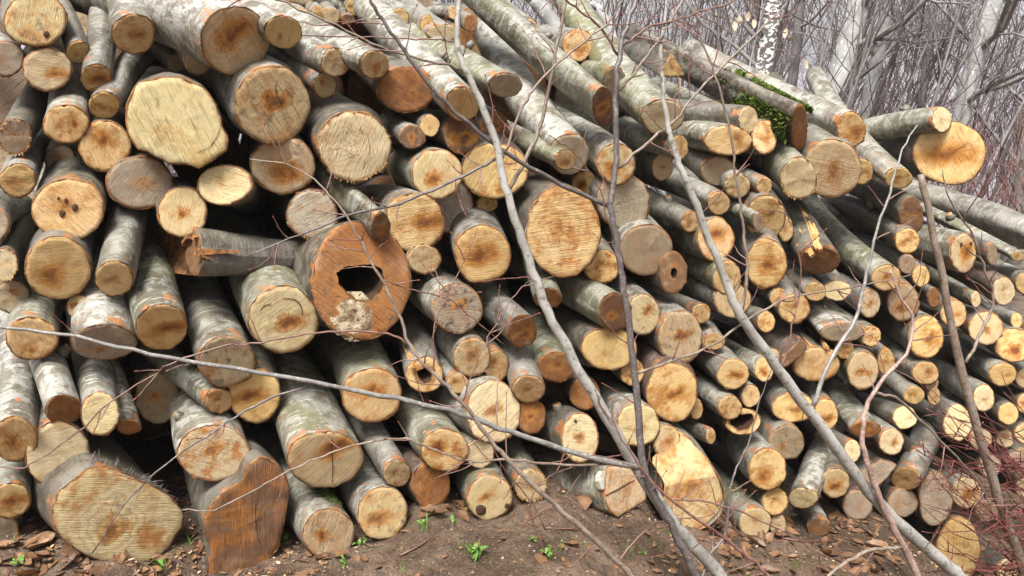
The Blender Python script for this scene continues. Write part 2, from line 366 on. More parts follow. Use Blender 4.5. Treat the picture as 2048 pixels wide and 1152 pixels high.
    if 'f' in fl:    # fibres left hanging at the lower rim by the saw
        V = []; Fc = []
        for _ in range(110):
            k = rnd.uniform(0, Kn); p = out[int(k) % Kn]; q = out[(int(k)+1) % Kn]; b = p.lerp(q, k % 1)
            wq = Mx @ b
            if (wq-c).z > -.25*Rm and rnd.random() < .75: continue
            u = Vector((b.x-cxm, b.y-cym, 0)).normalized(); tg = Vector((-u.y, u.x, 0)); l = rnd.uniform(.003, .010); ww = rnd.uniform(.0008, .002)
            b = b - u*.006; n0 = len(V); z = Vector((0, 0, -.003)); dr = u*l + tg*l*rnd.uniform(-.5, .5) + Vector((0, 0, rnd.uniform(-.006, .002)))
            V += [b-tg*ww+z, b+tg*ww+z, b+dr+z, b-tg*ww-z*.6, b+tg*ww-z*.6]; Fc += [(n0, n0+1, n0+2), (n0+4, n0+3, n0+2), (n0, n0+2, n0+3), (n0+1, n0+4, n0+2), (n0, n0+3, n0+4, n0+1)]
        if V: tag(mk('frayed_fibre', V, Fc, M['split'], e, smooth=False), kind='stuff')
    return e, dict(c=c, ax=ax, n=nrm, X=X, Y=Y, R=Rm, M=Mx, out=out, L=L, D=D)

ROWS = []
def crop(ox, oy, rows):
    for r in rows:
        o = dict(r[8]) if len(r) > 8 else {}
        for kk in ('poly', 'hole'):
            if kk in o: o[kk] = [(ox+x/2.8808, oy+y/2.8808) for x, y in o[kk]]
        if 'fold' in o: o['fold'] = (oy+o['fold'][0]/2.8808, o['fold'][1])
        ROWS.append((ox+r[0]/2.8808, oy+r[1]/2.8808, r[2]/2.8808, r[3]/2.8808, *r[4:8], o))

crop(0, 0, [
 (205,115,180,150,'t2n',125,12,'broad tan log end with a small dark knot, high on the stack',dict(heart=(.3,-.45))),
 (40,340,95,105,'d1s',115,6,'dull grey-brown log end beneath the broad tan one with a dark knot'),
 (275,400,140,122,'t4w',118,6,'reddish tan log end tucked under the broad tan one with a dark knot'),
 (450,300,66,65,'o3k',105,2,'thin brown-ended log hanging behind the silvery orange-ended ones',dict(al=34)),
 (555,450,88,80,'o5s',80,8,'bent silver-barked log with a strongly orange round end',dict(al=36,bend=-.25)),
 (770,195,125,112,'o3w',102,16,'bright orange smooth log end with pale bark, jutting from the top row',dict(al=34)),
 (600,605,88,78,'o1s',58,8,'small yellow oval log end with a dark ringed bark body rising behind',dict(al=40)),
 (1015,365,52,52,'d1k',135,-4,'small shadowed grey-brown log end beside the frayed white one',dict(al=38)),
 (1140,345,78,80,'y0sf',125,2,'small frayed cream log end with ragged splinters',dict(al=36)),
 (1355,235,195,195,'t4w',150,28,'very large tan log end with red-brown heart and long white-flecked bark',dict(al=48,heart=(-.05,.25),L=1.2)),
 (380,715,130,108,'o4w',78,12,'ridged yellow-orange log end with pale collar, above the one with a brown streak',dict(al=24)),
 (85,790,95,105,'d2kf',60,6,'grey ridged log end with frayed lower edge and dark bark',dict(al=26)),
 (605,840,145,145,'o4k',75,6,'log end with a dark brown corner stain touching the big lobed one'),
 (350,920,90,80,'d3k',90,-8,'small dim round log end set back between larger ones'),
 (1020,700,300,270,'y1k',95,24,'huge lobed yellow-tan log end with a wavy outline',dict(poly=[(780,480),(870,450),(960,435),(1060,455),(1160,490),(1210,540),(1250,600),(1280,680),(1280,730),(1320,790),(1310,870),(1260,905),(1210,940),(1150,975),(1070,950),(980,950),(900,910),(850,880),(790,860),(740,790),(720,700),(725,600),(750,540)],heart=(.35,-.25),al=7)),
 (100,1040,104,98,'o3s',72,6,'orange-hearted log end with silver bark below the grey ridged one',dict(al=22)),
 (805,1055,187,147,'d2k',110,2,'wide dirty brown oval log end right under the huge lobed one'),
 (1295,1065,155,115,'y1k',-8,10,'knotty cream log end with cracked centre and dark bark below the lobed one'),
 (1375,0,80,52,'o1w',150,2,'orange log end cut off at the very top beside the very large tan one'),
 (905,125,45,45,'b1k',120,-2,'small black weathered log end behind the bright orange one'),
])
crop(500, 0, [
 (190,185,105,92,'o2w',152,20,'golden log end with a cracked centre sitting atop the very large tan one',dict(al=44,wob=1.6)),
 (130,605,210,222,'t6w',140,22,'big log end with a bold dark brown heart blotch',dict(al=22,heart=(.0,.05))),
 (190,955,185,160,'t4k',105,2,'speckled brown log end partly under the one with a bold dark heart'),
 (600,845,205,195,'y0kf',130,20,'large pale cream log end split by thin dark cracks',dict(al=20,heart=(.3,0))),
 (490,360,82,82,'t2w',158,15,'mid-sized orange-brown log end with white-flecked bark on the top slope',dict(al=46)),
 (715,370,83,80,'t4w',154,20,'long white-barked log with a tan cracked end on the top slope',dict(al=52,L=1.3)),
 (430,490,65,73,'t3k',146,6,'slim dark-barked log with a pale end below the mid-sized orange-brown one',dict(al=48)),
 (900,515,165,130,'r3k',140,5,'wide rusty orange oval log end shaded by white-barked ones above'),
 (1225,600,95,100,'o1w',137,25,'long white-barked log with a clean golden end',dict(al=50,L=1.4)),
 (935,790,72,68,'b3s',146,8,'short brown rough log end next to the tiny golden round one'),
 (1035,725,57,62,'o1k',150,5,'tiny golden round log end between brown ones'),
 (1220,775,95,110,'b5s',155,1,'dark chocolate brown log end under the clean golden one'),
 (1410,740,80,95,'b4k',150,-2,'dark brown log end hidden behind the grey sapling'),
 (1080,1005,140,140,'t4n',160,15,'grey-tan log end with a brown base and chipped pale bark'),
 (1414,985,190,155,'o4k',120,5,'wide orange log end crossed by the grey sapling'),
 (1165,1195,120,150,'g0k',110,-5,'flat grey log end peeking out from under the chipped one'),
 (605,40,55,52,'o1s',120,-35,'small orange log end in the rear row, flanked by pale ones'),
 (395,85,42,50,'o2s',120,-32,'small golden log end in the rear row behind the long white-barked ones'),
 (470,95,48,48,'t1s',120,-30,'small tan log end in the rear row touching a golden one'),
 (290,95,52,48,'t2w',120,-28,'small tan log end in the rear row just behind the cracked golden one'),
 (560,112,42,30,'b2k',120,-30,'small dark brown log end in the rear row, half buried'),
 (695,35,48,50,'y0s',120,-36,'small cream log end in the rear row beside an orange one'),
 (865,105,50,58,'o2w',158,-22,'round orange log end in the rear row with a pale barked body'),
 (1020,145,38,58,'o2w',158,-16,'narrow orange log end in the rear row behind the grey sapling'),
 (1175,75,32,40,'o2w',170,-25,'slim long pale log with a bright orange end in the rear row'),
 (1270,135,38,50,'r2w',150,-22,'slim pale log with a dark reddish end in the rear row'),
 (1110,190,90,50,'y0s',150,-12,'low cream slanted cut behind the slope of white-barked ones'),
])
crop(1000, 0, [
 (30,490,95,70,'d1n',152,22,'long greenish white-flecked log with a grey sawn end',dict(al=55,L=1.4)),
 (595,615,58,108,'b4n',140,28,'thick long olive-barked log with a narrow brown end turned aside',dict(al=60,L=1.4)),
 (935,672,120,100,'y1n',141,28,'thick olive-barked log with a pale diagonally sawn end',dict(al=46,L=1.3)),
 (1315,810,135,85,'o3w',165,10,'rough golden slanted log end with flaky bark under the mossy one'),
 (1030,850,52,70,'o2n',165,15,'slim green-barked log with a round golden end',dict(al=52)),
 (670,945,108,118,'t5w',138,20,'pale-barked log end with a brown upper half behind the dark sapling'),
 (400,890,110,115,'g1w',132,14,'split-barked log with a dull grey end behind a slimmer orange one',dict(al=44,L=1.2)),
 (375,920,60,58,'o3n',154,24,'slim log with an orange end lying along the split-barked one',dict(al=54)),
 (1430,690,55,80,'y0k',175,12,'grey smooth log with a pale broken end under the mossy one',dict(al=58)),
 (935,965,60,75,'t2k',140,-5,'small tan log end sunk in shadow below the slim green-barked one'),
 (490,1060,75,70,'o4k',130,-3,'small brown-orange log end wedged under the split-barked one'),
 (1260,990,100,85,'d0s',140,0,'flat grey log end in shade below the rough golden slanted one'),
 (1365,1070,72,70,'t1s',140,3,'small beige log end overlapping the flat grey shaded one'),
 (990,380,80,75,'o2k',150,-25,'triangular split orange log end standing up on the far top',dict(poly=[(910,440),(985,295),(1070,435),(1000,445)])),
 (450,260,88,90,'o3s',170,-22,'round spiral-grained log end with bark scraps on the far top'),
 (170,180,50,72,'y0s',140,-25,'small pale oval log end raised on the far top'),
 (660,470,60,90,'d1n',160,-2,'olive-barked log end hidden behind the dark sapling on the top slope'),
])
crop(1500, 0, [
 (285,732,44,134,'r1m',151,25,'dark mossy log with peeling white patches and a narrow brown end',dict(al=66,L=1.0)),
 (582,747,82,102,'o5w',158,20,'long pale flecked log with a two-lobed orange end beside the mossy one',dict(al=52,L=1.3)),
 (1105,690,55,72,'y1n',184,20,'curved pale log lying almost level with a cream end',dict(al=66,L=.75,bend=.25)),
 (1150,880,202,178,'o6m',172,10,'large vivid orange log end with dark rings at the low end of the stack',dict(heart=(0,-.05))),
 (470,975,165,165,'t3s',130,15,'large tan log end with a round orange-brown heart knot',dict(heart=(-.1,-.2))),
 (280,1027,102,118,'y0nf',137,22,'cream log end with frayed rim and silvery green bark',dict(al=42)),
 (855,1025,80,60,'o3w',142,15,'golden ringed log end with pale bark below the large vivid orange one',dict(al=44)),
 (650,990,58,75,'o3k',140,4,'narrow orange log end squeezed behind the one with a round heart knot'),
 (85,790,70,95,'o2s',178,10,'rounded golden log end at the foot of the mossy one'),
 (80,1070,45,50,'o2s',155,13,'thin pole with a small golden end and grey bark',dict(al=50)),
])
crop(0, 380, [
 (395,110,205,172,'o3k',72,12,'round golden log end with three small dark pits at the centre',dict(al=20)),
 (335,452,190,178,'o4k',72,16,'big creamy log end with a soft orange heart glow',dict(al=22)),
 (660,510,109,98,'o2s',76,22,'long dark-silver log with a small yellow end leaning down',dict(al=48,L=1.2)),
 (30,430,72,95,'y1kf',70,8,'frayed pale log end beside the big creamy one'),
 (70,615,98,92,'d3k',85,0,'dim log end with radiating dark rays'),
 (185,855,152,120,'o3n',84,13,'apricot log end with reddish lower stain, resting under the dim rayed one',dict(heart=(.2,-.5))),
 (455,672,70,65,'t4k',52,3,'small ragged log end with a red-brown centre between larger ones'),
 (600,877,184,100,'d2w',92,14,'wide shaded tan log end below a pale glossy bark collar',dict(al=52)),
 (930,788,150,128,'o5n',104,24,'bright orange-streaked log end on a mossy green-grey body',dict(al=38)),
 (1305,987,161,147,'d2wD',112,25,'dirty grey and black log end with peeling orange rim',dict(heart=(.5,-.1))),
 (1120,362,48,138,'b1k',-4,12,'broken dark grey log lying sideways with a jagged end',dict(al=66,L=.62,wob=3.)),
 (1052,130,142,142,'t4k',100,8,'tan log end with a round orange centre under the dirty brown oval one'),
 (-95,200,150,120,'d1s',65,6,'log with dark silver bark running in from the edge of the stack'),
])
crop(500, 380, [
 (357,140,142,142,'g0kf',120,0,'pale greenish-cream log end with greyed top, deep in shadow'),
 (755,212,51,86,'b3n',137,27,'long pale-flecked log with a small brown end thrust forward',dict(al=56,L=1.2)),
 (945,187,168,162,'o5w',146,12,'large log end with a round orange heart on ridged wood'),
 (1340,367,158,163,'o6s',112,15,'round log end with a broad rusty orange heart',dict(heart=(.05,.0))),
 (1003,398,96,86,'t1n',160,4,'small dotted tan log end beneath the large one with ridged wood'),
 (635,625,272,337,'r1mD',160,20,'big rotten hollow log with a dark cavity and rust-orange rim',dict(hole=[(500,480),(540,440),(640,430),(720,425),(762,460),(772,520),(740,590),(690,632),(620,632),(560,590),(510,540)],al=20,cavity=.6)),
 (190,745,196,190,'y4n',116,24,'large yellow log end with an arc-shaped dark mark, beside the hollow one'),
 (1197,682,138,142,'d4wD',146,18,'grey-brown coarse log end with white bark next to the hollow one'),
 (1277,965,107,110,'t3s',132,11,'beige speckled log end below the coarse grey-brown one'),
 (980,1050,105,100,'o2s',108,13,'torn log end with a small black hole and peeled orange strips',dict(hole=[(960,1040),(1010,1020),(1050,1040),(1040,1090),(1000,1110),(970,1080)],cavity=.2)),
 (1198,1115,60,57,'o4s',132,10,'tiny orange log end near the torn one with a black hole'),
 (1420,1012,70,92,'o3k',130,3,'narrow dull orange log end behind leaning grey ones'),
 (1365,80,60,45,'o2k',130,-3,'small tan log end half hidden by the grey sapling stem'),
])
crop(0, 752, [
 (85,363,130,128,'o3w',88,25,'log end with wavy orange marks and a silvery lilac body',dict(al=44)),
 (365,195,103,83,'r2w',106,26,'brown ringed log end on a pale body with green algae',dict(al=48)),
 (577,220,108,123,'y0w',100,21,'smooth cream log end on a white body, set beside a brown ringed one'),
 (330,455,180,190,'y0k',95,15,'tall pale log end with straight vertical grain'),
 (743,292,69,43,'r2w',104,6,'small brown slanted log end with purplish white bark',dict(al=50)),
 (905,120,125,145,'d4k',100,-12,'dark recessed log end with a round orange centre'),
 (1260,142,79,72,'o3n',142,13,'small yellow log end on a lichen-spotted green body',dict(al=45)),
 (1230,443,207,158,'t3wS',107,21,'broad rust-brown mottled log end under a grey glossy collar',dict(wob=.7)),
 (60,716,116,100,'o5s',92,15,'pale log end with an orange heart, just above the soil and leaf litter'),
 (20,875,82,78,'g0sfG',92,6,'grey frayed log end lowest of all beside the leaf litter'),
 (680,805,385,290,'y3kSG',135,22,'huge oval grey-and-orange stump end lying on the leaf litter',dict(poly=[(295,760),(325,660),(410,600),(490,535),(570,510),(680,540),(780,590),(900,640),(1000,700),(1060,780),(1052,870),(1000,960),(930,1040),(850,1085),(740,1097),(600,1080),(480,1030),(380,960),(310,880)],al=33,heart=(.15,-.2))),
 (1435,840,230,420,'b2kV',112,24,'massive dark red-brown split stump end standing on the soil',dict(poly=[(1490,460),(1420,520),(1390,600),(1280,670),(1200,750),(1168,850),(1190,950),(1220,1010),(1185,1152),(1200,1240),(1330,1260),(1440,1152),(1520,1090),(1600,1000),(1630,900),(1655,760),(1668,640),(1650,560),(1600,500),(1520,450)],al=32)),
 (1469,110,148,158,'o4k',100,5,'orange-tan log end behind the sweeping grey branch'),
])
LOGS_G = {}
crop(500, 752, [
 (700,112,166,152,'o5n',105,13,'wide log end with a glowing orange heart below the hollow one'),
 (434,482,217,157,'t4n',112,27,'massive log with grey-green bark and a cream end with a brown cleft',dict(al=46,L=1.2)),
 (846,560,79,77,'t2s',122,20,'slender smooth grey log with a small beige end pointing down',dict(al=50)),
 (1121,425,131,120,'o5n',127,20,'stout green-grey log with a bright orange-streaked end',dict(al=46)),
 (1322,448,83,83,'y0n',122,11,'small cream log end beside the stout orange-streaked one'),
 (1040,622,105,140,'r2r',150,9,'dark brown slant-cut log end near the soil with reddish bark',dict(wob=1.3)),
 (1380,700,125,130,'t3nG',122,16,'tan log end with two dark rot spots resting on the soil',dict(heart=(.1,.1))),
 (453,910,146,142,'t4wG',127,23,'mossy white-barked log with a brown end resting on the soil',dict(al=42)),
 (760,790,141,150,'t3wG',122,16,'lichen-barked log with a round tan end resting on the soil'),
 (1403,205,152,178,'y3w',150,16,'large cream log end with a torn orange bark scar at its rim'),
])
crop(1000, 380, [
 (130,812,80,93,'r4s',136,23,'grey log with a rusty brown oval end and smooth long body',dict(al=44)),
 (364,237,208,264,'o2kS',140,22,'tall rough orange oval log end shedding sawdust',dict(al=26,wob=.8)),
 (711,70,152,156,'g0s',140,6,'grey-beige saw-striped log end crossed by the dark sapling'),
 (1260,76,65,66,'o1s',150,15,'grey log with a fringed golden end under the flat shaded one',dict(al=46)),
 (1095,182,55,61,'o2s',152,13,'slim grey log with an orange splintery end',dict(al=46)),
 (275,622,80,58,'r3n',108,11,'short green-grey log with a small brown tilted end',dict(al=46)),
 (590,440,103,94,'o3s',124,6,'tan log end with a rusty centre beneath the tall rough orange one'),
 (838,345,150,143,'d0w',132,9,'broad grey-brown saw-striped log end with silver bark'),
 (665,705,88,112,'b4n',150,26,'mossy green-grey log with a dark tan end and orange torn rim',dict(al=50)),
 (826,715,93,115,'y3w',136,15,'cream log end with a small brown heart beside the mossy green-grey one'),
 (1040,845,125,150,'t4s',140,16,'neat beige log end with concentric rings and a dark centre dot'),
 (1025,495,76,122,'b1r',170,10,'dark reddish-brown smooth log with a small black hole in its end',dict(hole=[(985,455),(1005,445),(1018,470),(1012,500),(992,505),(980,480)],cavity=.12)),
 (1243,283,103,124,'o4n',168,12,'orange-hearted log end behind the silvery leaning sapling'),
 (1307,505,80,98,'o2n',150,15,'log with an apricot end showing behind the silvery leaning sapling',dict(al=44)),
 (1340,638,105,97,'t2w',150,8,'wide beige log end under the apricot one'),
 (1160,710,52,58,'o2s',158,4,'small golden log end below the dark reddish-brown one'),
 (1228,872,67,47,'o3s',122,6,'small slanted orange log end below the small golden one'),
 (1343,1062,89,87,'o5s',142,18,'stubby grey log with a brown-ringed end',dict(al=40)),
 (322,1018,110,86,'r3n',116,10,'orange-brown slanted log end on a lichen-grey body'),
 (628,912,160,122,'o1k',150,12,'rough yellow chopped log end with a dark edge',dict(wob=1.6)),
 (762,1050,68,75,'o3k',140,1,'small orange log end tucked behind the dark sapling'),
 (990,1165,142,168,'o4r',122,18,'reddish-ringed log end with clear growth rings'),
 (165,1145,93,80,'o2s',110,19,'grey log with a torn golden end hanging low',dict(al=44)),
 (490,1172,85,92,'r1k',130,0,'dull brown log end behind the grey sapling'),
])
crop(1500, 380, [
 (95,425,115,143,'o4s',112,13,'large round golden log end with a dark star-shaped centre',dict(heart=(0,0))),
 (85,160,112,130,'o3k',122,5,'orange-tan log end with a side knot behind a slim grey pole'),
 (205,225,42,75,'o2k',130,1,'narrow golden log end just behind the one with a side knot'),
 (50,185,33,50,'d1n',150,22,'slim grey pole with a dull small end',dict(al=52)),
 (398,400,118,82,'b2k',124,24,'splintered log with a long pale split along its body',dict(al=44)),
 (905,292,71,72,'o3k',140,10,'log end with a golden disc and dark bark below the cream one'),
 (928,150,68,105,'b2k',140,10,'charred-looking dark brown broken log end'),
 (1228,362,72,113,'t5w',164,21,'pale-barked log with a tan oval end and a tiny black hole',dict(al=48)),
 (1545,380,45,28,'o1n',153,5,'long olive pole with a small golden end at the far low side',dict(al=64,L=1.3)),
 (1790,330,95,80,'d1s',157,8,'long thick grey speckled log at the far low side',dict(al=66,L=1.4)),
 (1395,370,28,66,'d1k',165,10,'reddish grey log turned almost edge-on',dict(al=60)),
 (1460,583,64,79,'y1r',150,21,'purplish-brown log with a cream ringed end',dict(al=50)),
 (786,506,86,76,'o4n',146,26,'long grey log with a golden-brown end under the leaning twig',dict(al=48)),
 (985,496,50,61,'o1s',150,13,'small bright golden log end below a rough bark stub'),
 (907,428,48,58,'d2k',150,6,'short dark pole with a rough dull end'),
 (883,645,90,110,'t3s',132,12,'tan log end with diagonal saw lines and orange rim'),
 (1058,620,34,58,'r2k',150,5,'slim pole with a reddish-brown end',dict(al=48)),
 (1300,630,27,45,'y1n',160,8,'thin mossy pole with a broken cream end',dict(al=55)),
 (1175,712,72,78,'o3s',150,8,'yellow-orange log end behind the cut pale stake'),
 (1360,799,96,94,'t3k',140,12,'tan ringed log end with dark bark below the purplish-brown one'),
 (1525,893,112,95,'o6s',150,15,'deep orange wide log end at the low edge of the stack'),
 (1535,752,32,46,'o2s',160,6,'tiny orange log end above the deep orange wide one'),
 (1014,847,98,121,'o5s',150,22,'large golden log end with an orange starburst heart'),
 (375,585,61,55,'o1s',142,13,'short pole with a golden oval end',dict(al=46)),
 (505,581,81,57,'y1s',132,10,'pale yellow slanted oval log end'),
 (165,622,50,58,'o2k',140,6,'small orange log end overlapped by a rounder golden one'),
 (254,684,89,84,'o2s',130,15,'golden tan log end under the short pole with an oval end'),
 (690,652,59,84,'t3s',150,11,'brownish oval log end under the long grey one'),
 (780,620,42,52,'d2k',140,-3,'small dim log end wedged behind the one with diagonal saw lines'),
 (694,842,58,60,'o2s',150,16,'slim grey log with a small apricot end',dict(al=46)),
 (530,820,128,52,'d0w',136,18,'lichen-speckled log with a dark torn slanting end',dict(al=50)),
 (93,760,49,60,'o2s',155,9,'small golden end of a pole beside the purplish smooth one'),
 (248,945,80,88,'b1r',142,18,'smooth purple-brown log with a dark broken square end',dict(poly=[(170,1030),(190,960),(300,850),(330,880),(315,940),(200,1025)],al=36)),
 (383,1005,132,95,'o1k',140,12,'rough golden broken log end with splintery texture',dict(wob=1.7)),
 (545,915,52,60,'o1k',130,6,'small pale log end above the rough golden broken one'),
 (650,1040,88,111,'t4n',132,15,'tan log end with an elongated dark heart',dict(heart=(0,-.1))),
 (785,992,48,80,'o2s',140,8,'narrow orange log end beside the one with an elongated heart'),
 (1010,1055,76,65,'o3w',146,18,'log with a golden chipped end and white-flecked bark',dict(al=44)),
 (1045,1110,40,52,'t0k',140,10,'small pale log end beneath the golden chipped one'),
 (1457,1065,78,66,'o2s',150,15,'coarse golden log end near the red bramble stems'),
 (80,1035,52,70,'o4w',152,14,'log end with a torn orange rim behind the silvery leaning sapling'),
 (135,975,42,62,'t2k',150,6,'small tan log end behind the torn orange rim'),
])
crop(1000, 752, [
 (1443,115,52,65,'o2s',145,12,'round small golden log end with a tiny heart beside a pale-barked one'),
 (1324,180,67,70,'o1w',146,16,'small smooth golden log end with whitish bark',dict(al=40)),
 (1130,190,37,60,'o1k',140,5,'tiny oval golden log end beside the reddish-ringed one'),
 (1380,292,101,76,'o3k',150,10,'hollow curved bark shell of a log with an orange lip',dict(hole=[(1320,270),(1340,225),(1450,215),(1462,250),(1430,300),(1370,310)],cavity=.3)),
 (1213,345,27,48,'o2k',156,13,'thin stick-like log with a splintered orange end',dict(al=56)),
 (463,357,102,141,'y3k',150,18,'tall creamy log end with a neat orange heart and dark bark',dict(heart=(.05,.05))),
 (797,280,118,121,'y2w',140,20,'yellowish mouldy log end behind the crossing saplings'),
 (959,376,75,96,'t3s',150,15,'pale oval log end with an orange centre beside the mouldy one'),
 (178,232,85,100,'r4k',140,5,'rusty log end behind the large cream one with a bark scar'),
 (178,628,93,92,'t2kfG',126,16,'frayed tan log end resting on the soil with stringy edges'),
 (720,660,130,150,'t1n',168,25,'massive mossy log with a cracked splintered end on the soil',dict(poly=[(598,700),(605,600),(612,515),(740,515),(795,585),(842,650),(848,712),(760,770),(680,815),(628,780)],al=50,L=.9)),
 (1110,640,190,280,'t3sS',125,28,'giant log with a felling notch, pinkish above and pale below',dict(poly=[(930,700),(900,760),(930,820),(1000,882),(1100,912),(1210,872),(1272,812),(1302,720),(1292,650),(1262,570),(1200,480),(1130,400),(1050,350),(960,410),(870,490),(930,600)],fold=(590,.45),al=38)),
])
crop(1500, 752, [
 (100,540,107,121,'o5w',136,22,'broad log end with an orange smudge heart and lichen-white bark'),
 (210,382,98,98,'d2s',132,10,'dull grey-tan log end with a dark centre dot'),
 (306,703,84,59,'y1w',70,16,'short white-barked log with a pale frayed end dipping down',dict(al=50)),
 (490,617,84,85,'t4s',112,15,'tan log end with a long brown heart streak'),
 (146,722,71,77,'o3k',140,12,'golden striped log end under the one with an orange smudge heart'),
 (30,845,92,87,'t2nG',130,15,'tan log end with mossy bark resting on the leaf litter'),
 (160,857,47,66,'t2kG',120,10,'small tan log end upright on the leaf litter'),
 (398,872,68,52,'b1wG',112,10,'short lichened log with a brown end on the fallen leaves'),
 (438,225,67,90,'o4s',130,11,'orange oval log end with a brown heart behind the silvery leaning sapling'),
 (250,180,122,85,'o3s',142,10,'wide golden log end with a dark cleft'),
 (665,307,87,48,'r4n',126,20,'thick lichen-grey log with a brown slanted end',dict(al=48)),
 (590,433,45,65,'y1s',150,18,'small upright oval yellow log end'),
 (815,380,70,75,'y3s',140,12,'round yellow log end with bark scraps beside the thin reddish branch'),
 (945,110,60,52,'o3s',146,15,'grey log with a small golden ringed end under the starburst one',dict(al=46)),
 (1060,117,37,50,'o2k',140,8,'tiny golden log end with a dot heart'),
 (890,240,68,66,'y2k',160,12,'rotten crumbling log end covered in lichen flakes',dict(wob=2.2)),
 (1196,270,80,105,'y1s',150,15,'pale cream log end behind red bramble stems'),
 (1347,127,60,78,'y2s',150,10,'pale block-like log end behind the cut pale stake'),
 (1487,218,58,62,'o2k',150,8,'round golden log end deep among the red brambles'),
 (900,592,86,68,'o3s',62,12,'grey log with a small tan end pointing down near the brambles',dict(al=46)),
 (735,565,118,85,'d0k',140,5,'dark grey slanted slab-like log end',dict(poly=[(610,560),(760,480),(850,510),(790,590),(720,655)])),
 (880,730,82,80,'d1k',140,3,'dim log end above the leaves by the leaning sapling'),
 (1070,705,92,152,'d0k',150,8,'tall split grey-brown log end with coarse grain',dict(wob=1.5)),
 (1246,672,86,90,'y4s',150,12,'cream log end with a brown dot heart among bramble stems'),
 (1203,1000,118,188,'o1kG',150,10,'tall golden oval log end at the foot of the brambles'),
 (1365,775,65,65,'d2k',150,1,'dim tan log end shaded by bramble stems'),
 (1495,1115,75,62,'t1kG',150,4,'low tan log end almost lost under the brambles'),
 (620,745,85,85,'d1rG',130,1,'mossy reddish-grey log end behind curled dead leaves'),
 (1535,490,60,50,'d2k',150,2,'dark log end at the far edge behind the brambles'),
 (968,462,42,52,'o2k',140,3,'small orange log end in the gap above the brambles'),
 (1385,520,62,70,'d2k',150,2,'dull tan log end veiled by the brambles'),
 (1330,365,62,62,'d3k',150,1,'grey-tan log end between bramble stems and the pale stake'),
])
crop(1500, 380, [(1590,540,60,62,'o2s',152,6,'dull gold log end at the low edge under the long olive pole'),(1600,1085,70,60,'t3s',150,6,'tan log end at the low edge under the deep orange wide one')])
crop(1500, 752, [(1600,160,62,62,'o3k',150,4,'orange log end at the outer edge behind the bramble tips'),(1590,330,66,60,'t2k',150,2,'shaded tan log end at the outer edge amid bramble stems'),(1600,640,70,66,'d3k',150,0,'dim brown log end at the outer edge low in the brambles'),(1470,360,52,50,'t2k',150,-2,'small shaded log end deep behind the bramble stems')])
INFO = {}
for r in ROWS:
    x, y, rx, ry, code, phi, off, label, o = r
    ex, inf = log(x, y, rx*1.05, ry*1.05, code, phi, off, label, **o)
    INFO[label] = (ex, inf)
# ---------------------------------------------------------------- special parts of single logs
def find(s): return next(v for k, v in INFO.items() if s in k)
def cast_local(inf, x, y, dz=0.):
    rv = ray(x, y); n = inf['n']; s = (n.dot(inf['c']-CAM)+dz)/n.dot(rv); p = CAM + rv*s - inf['c']
    return Vector((p.dot(inf['X']), p.dot(inf['Y']), p.dot(inf['ax'])))
def slab(name, lg, poly, dz, th, mat, rough=.0):
    e, inf = lg; m = len(poly); V = [cast_local(inf, x, y, dz) for x, y in poly]
    V += [v + Vector((0, 0, th)) for v in V]
    c0 = sum(V[:m], Vector())/m + Vector((0, 0, -rough)); V.append(c0)
    Fc = [(2*m, i, (i+1) % m) for i in range(m)] + [(i, i+m, (i+1) % m+m, (i+1) % m) for i in range(m)] + [tuple(range(m, 2*m))]
    return mk(name, V, Fc, mat, e, smooth=False)
def lumps(name, lg, cx, cy, rx, ry, amp, mat, n=26, base=-.006):
    e, inf = lg; V = []; Fc = []; idx = {}
    for i in range(n+1):
        for j in range(n+1):
            u, v = i/n*2-1, j/n*2-1; rr = math.hypot(u, v)*(1+.3*noise.noise(Vector((u*2, v*2, 5))))
            if rr > 1: continue
            q = cast_local(inf, cx+u*rx, cy+v*ry)
            h = noise.noise(Vector((u*3.5, v*3.5, 1))) + .6*noise.noise(Vector((u*9, v*9, 4)))
            q.z += base*(1-rr**3) - amp*max(-.3, h)*(1-rr**2) + .004*rr**3
            idx[i, j] = len(V); V.append(q)
    for i in range(n):
        for j in range(n):
            k = [(i, j), (i+1, j), (i+1, j+1), (i, j+1)]
            if all(t in idx for t in k): Fc.append(tuple(idx[t] for t in k))
    return mk(name, V, Fc, mat, e)
E = lambda x, y: (500+x/2.8808, 380+y/2.8808)
Dp = lambda x, y: (x/2.8808, 380+y/2.8808)
HL = find('big rotten hollow')
cx, cy = E(592, 735); lumps('rotten_wood', HL, cx, cy, 52, 52, .0055, M['rot'])
BH = find('broken dark grey')
slab('broken_slab', BH, [Dp(*p) for p in [(815,392),(870,310),(950,240),(1035,262),(1050,320),(1075,420),(1090,490),(1000,478),(900,452),(830,420)]], .05, .05, M['inner'], -.02)
SPL = find('splintered log')
def shards(lg, n, seed, ang, spread, zr, mat=M['split']):
    e, inf = lg; rnd = random.Random(seed); R = inf['R']
    for _ in range(n):
        a = math.radians(ang + rnd.uniform(-spread, spread)); z = rnd.uniform(*zr); l = rnd.uniform(.05, .16); ww = rnd.uniform(.004, .011)
        u = Vector((math.cos(a), math.sin(a), 0)); t = Vector((-u.y, u.x, 0)); b = u*R*rnd.uniform(.93, 1.02) + Vector((0, 0, z))
        d = Vector((0, 0, l)) + t*rnd.uniform(-.02, .02) + u*rnd.uniform(0, .015)
        V = [b-t*ww, b+t*ww, b+d+t*ww*.3, b+d-t*ww*.3]; V += [v-u*.012 for v in V]
        mk('splinter', V, [(0,1,2,3),(7,6,5,4),(0,4,5,1),(1,5,6,2),(2,6,7,3),(3,7,4,0)], mat, e, smooth=False)
shards(SPL, 9, 3, 75, 18, (-.02, .28)); shards(SPL, 6, 5, 60, 30, (-.05, .0))
shards(BH, 7, 13, 120, 100, (-.05, -.01), M['inner']); shards(find('torn log end with a small black hole'), 5, 8, 80, 40, (-.03, .02))
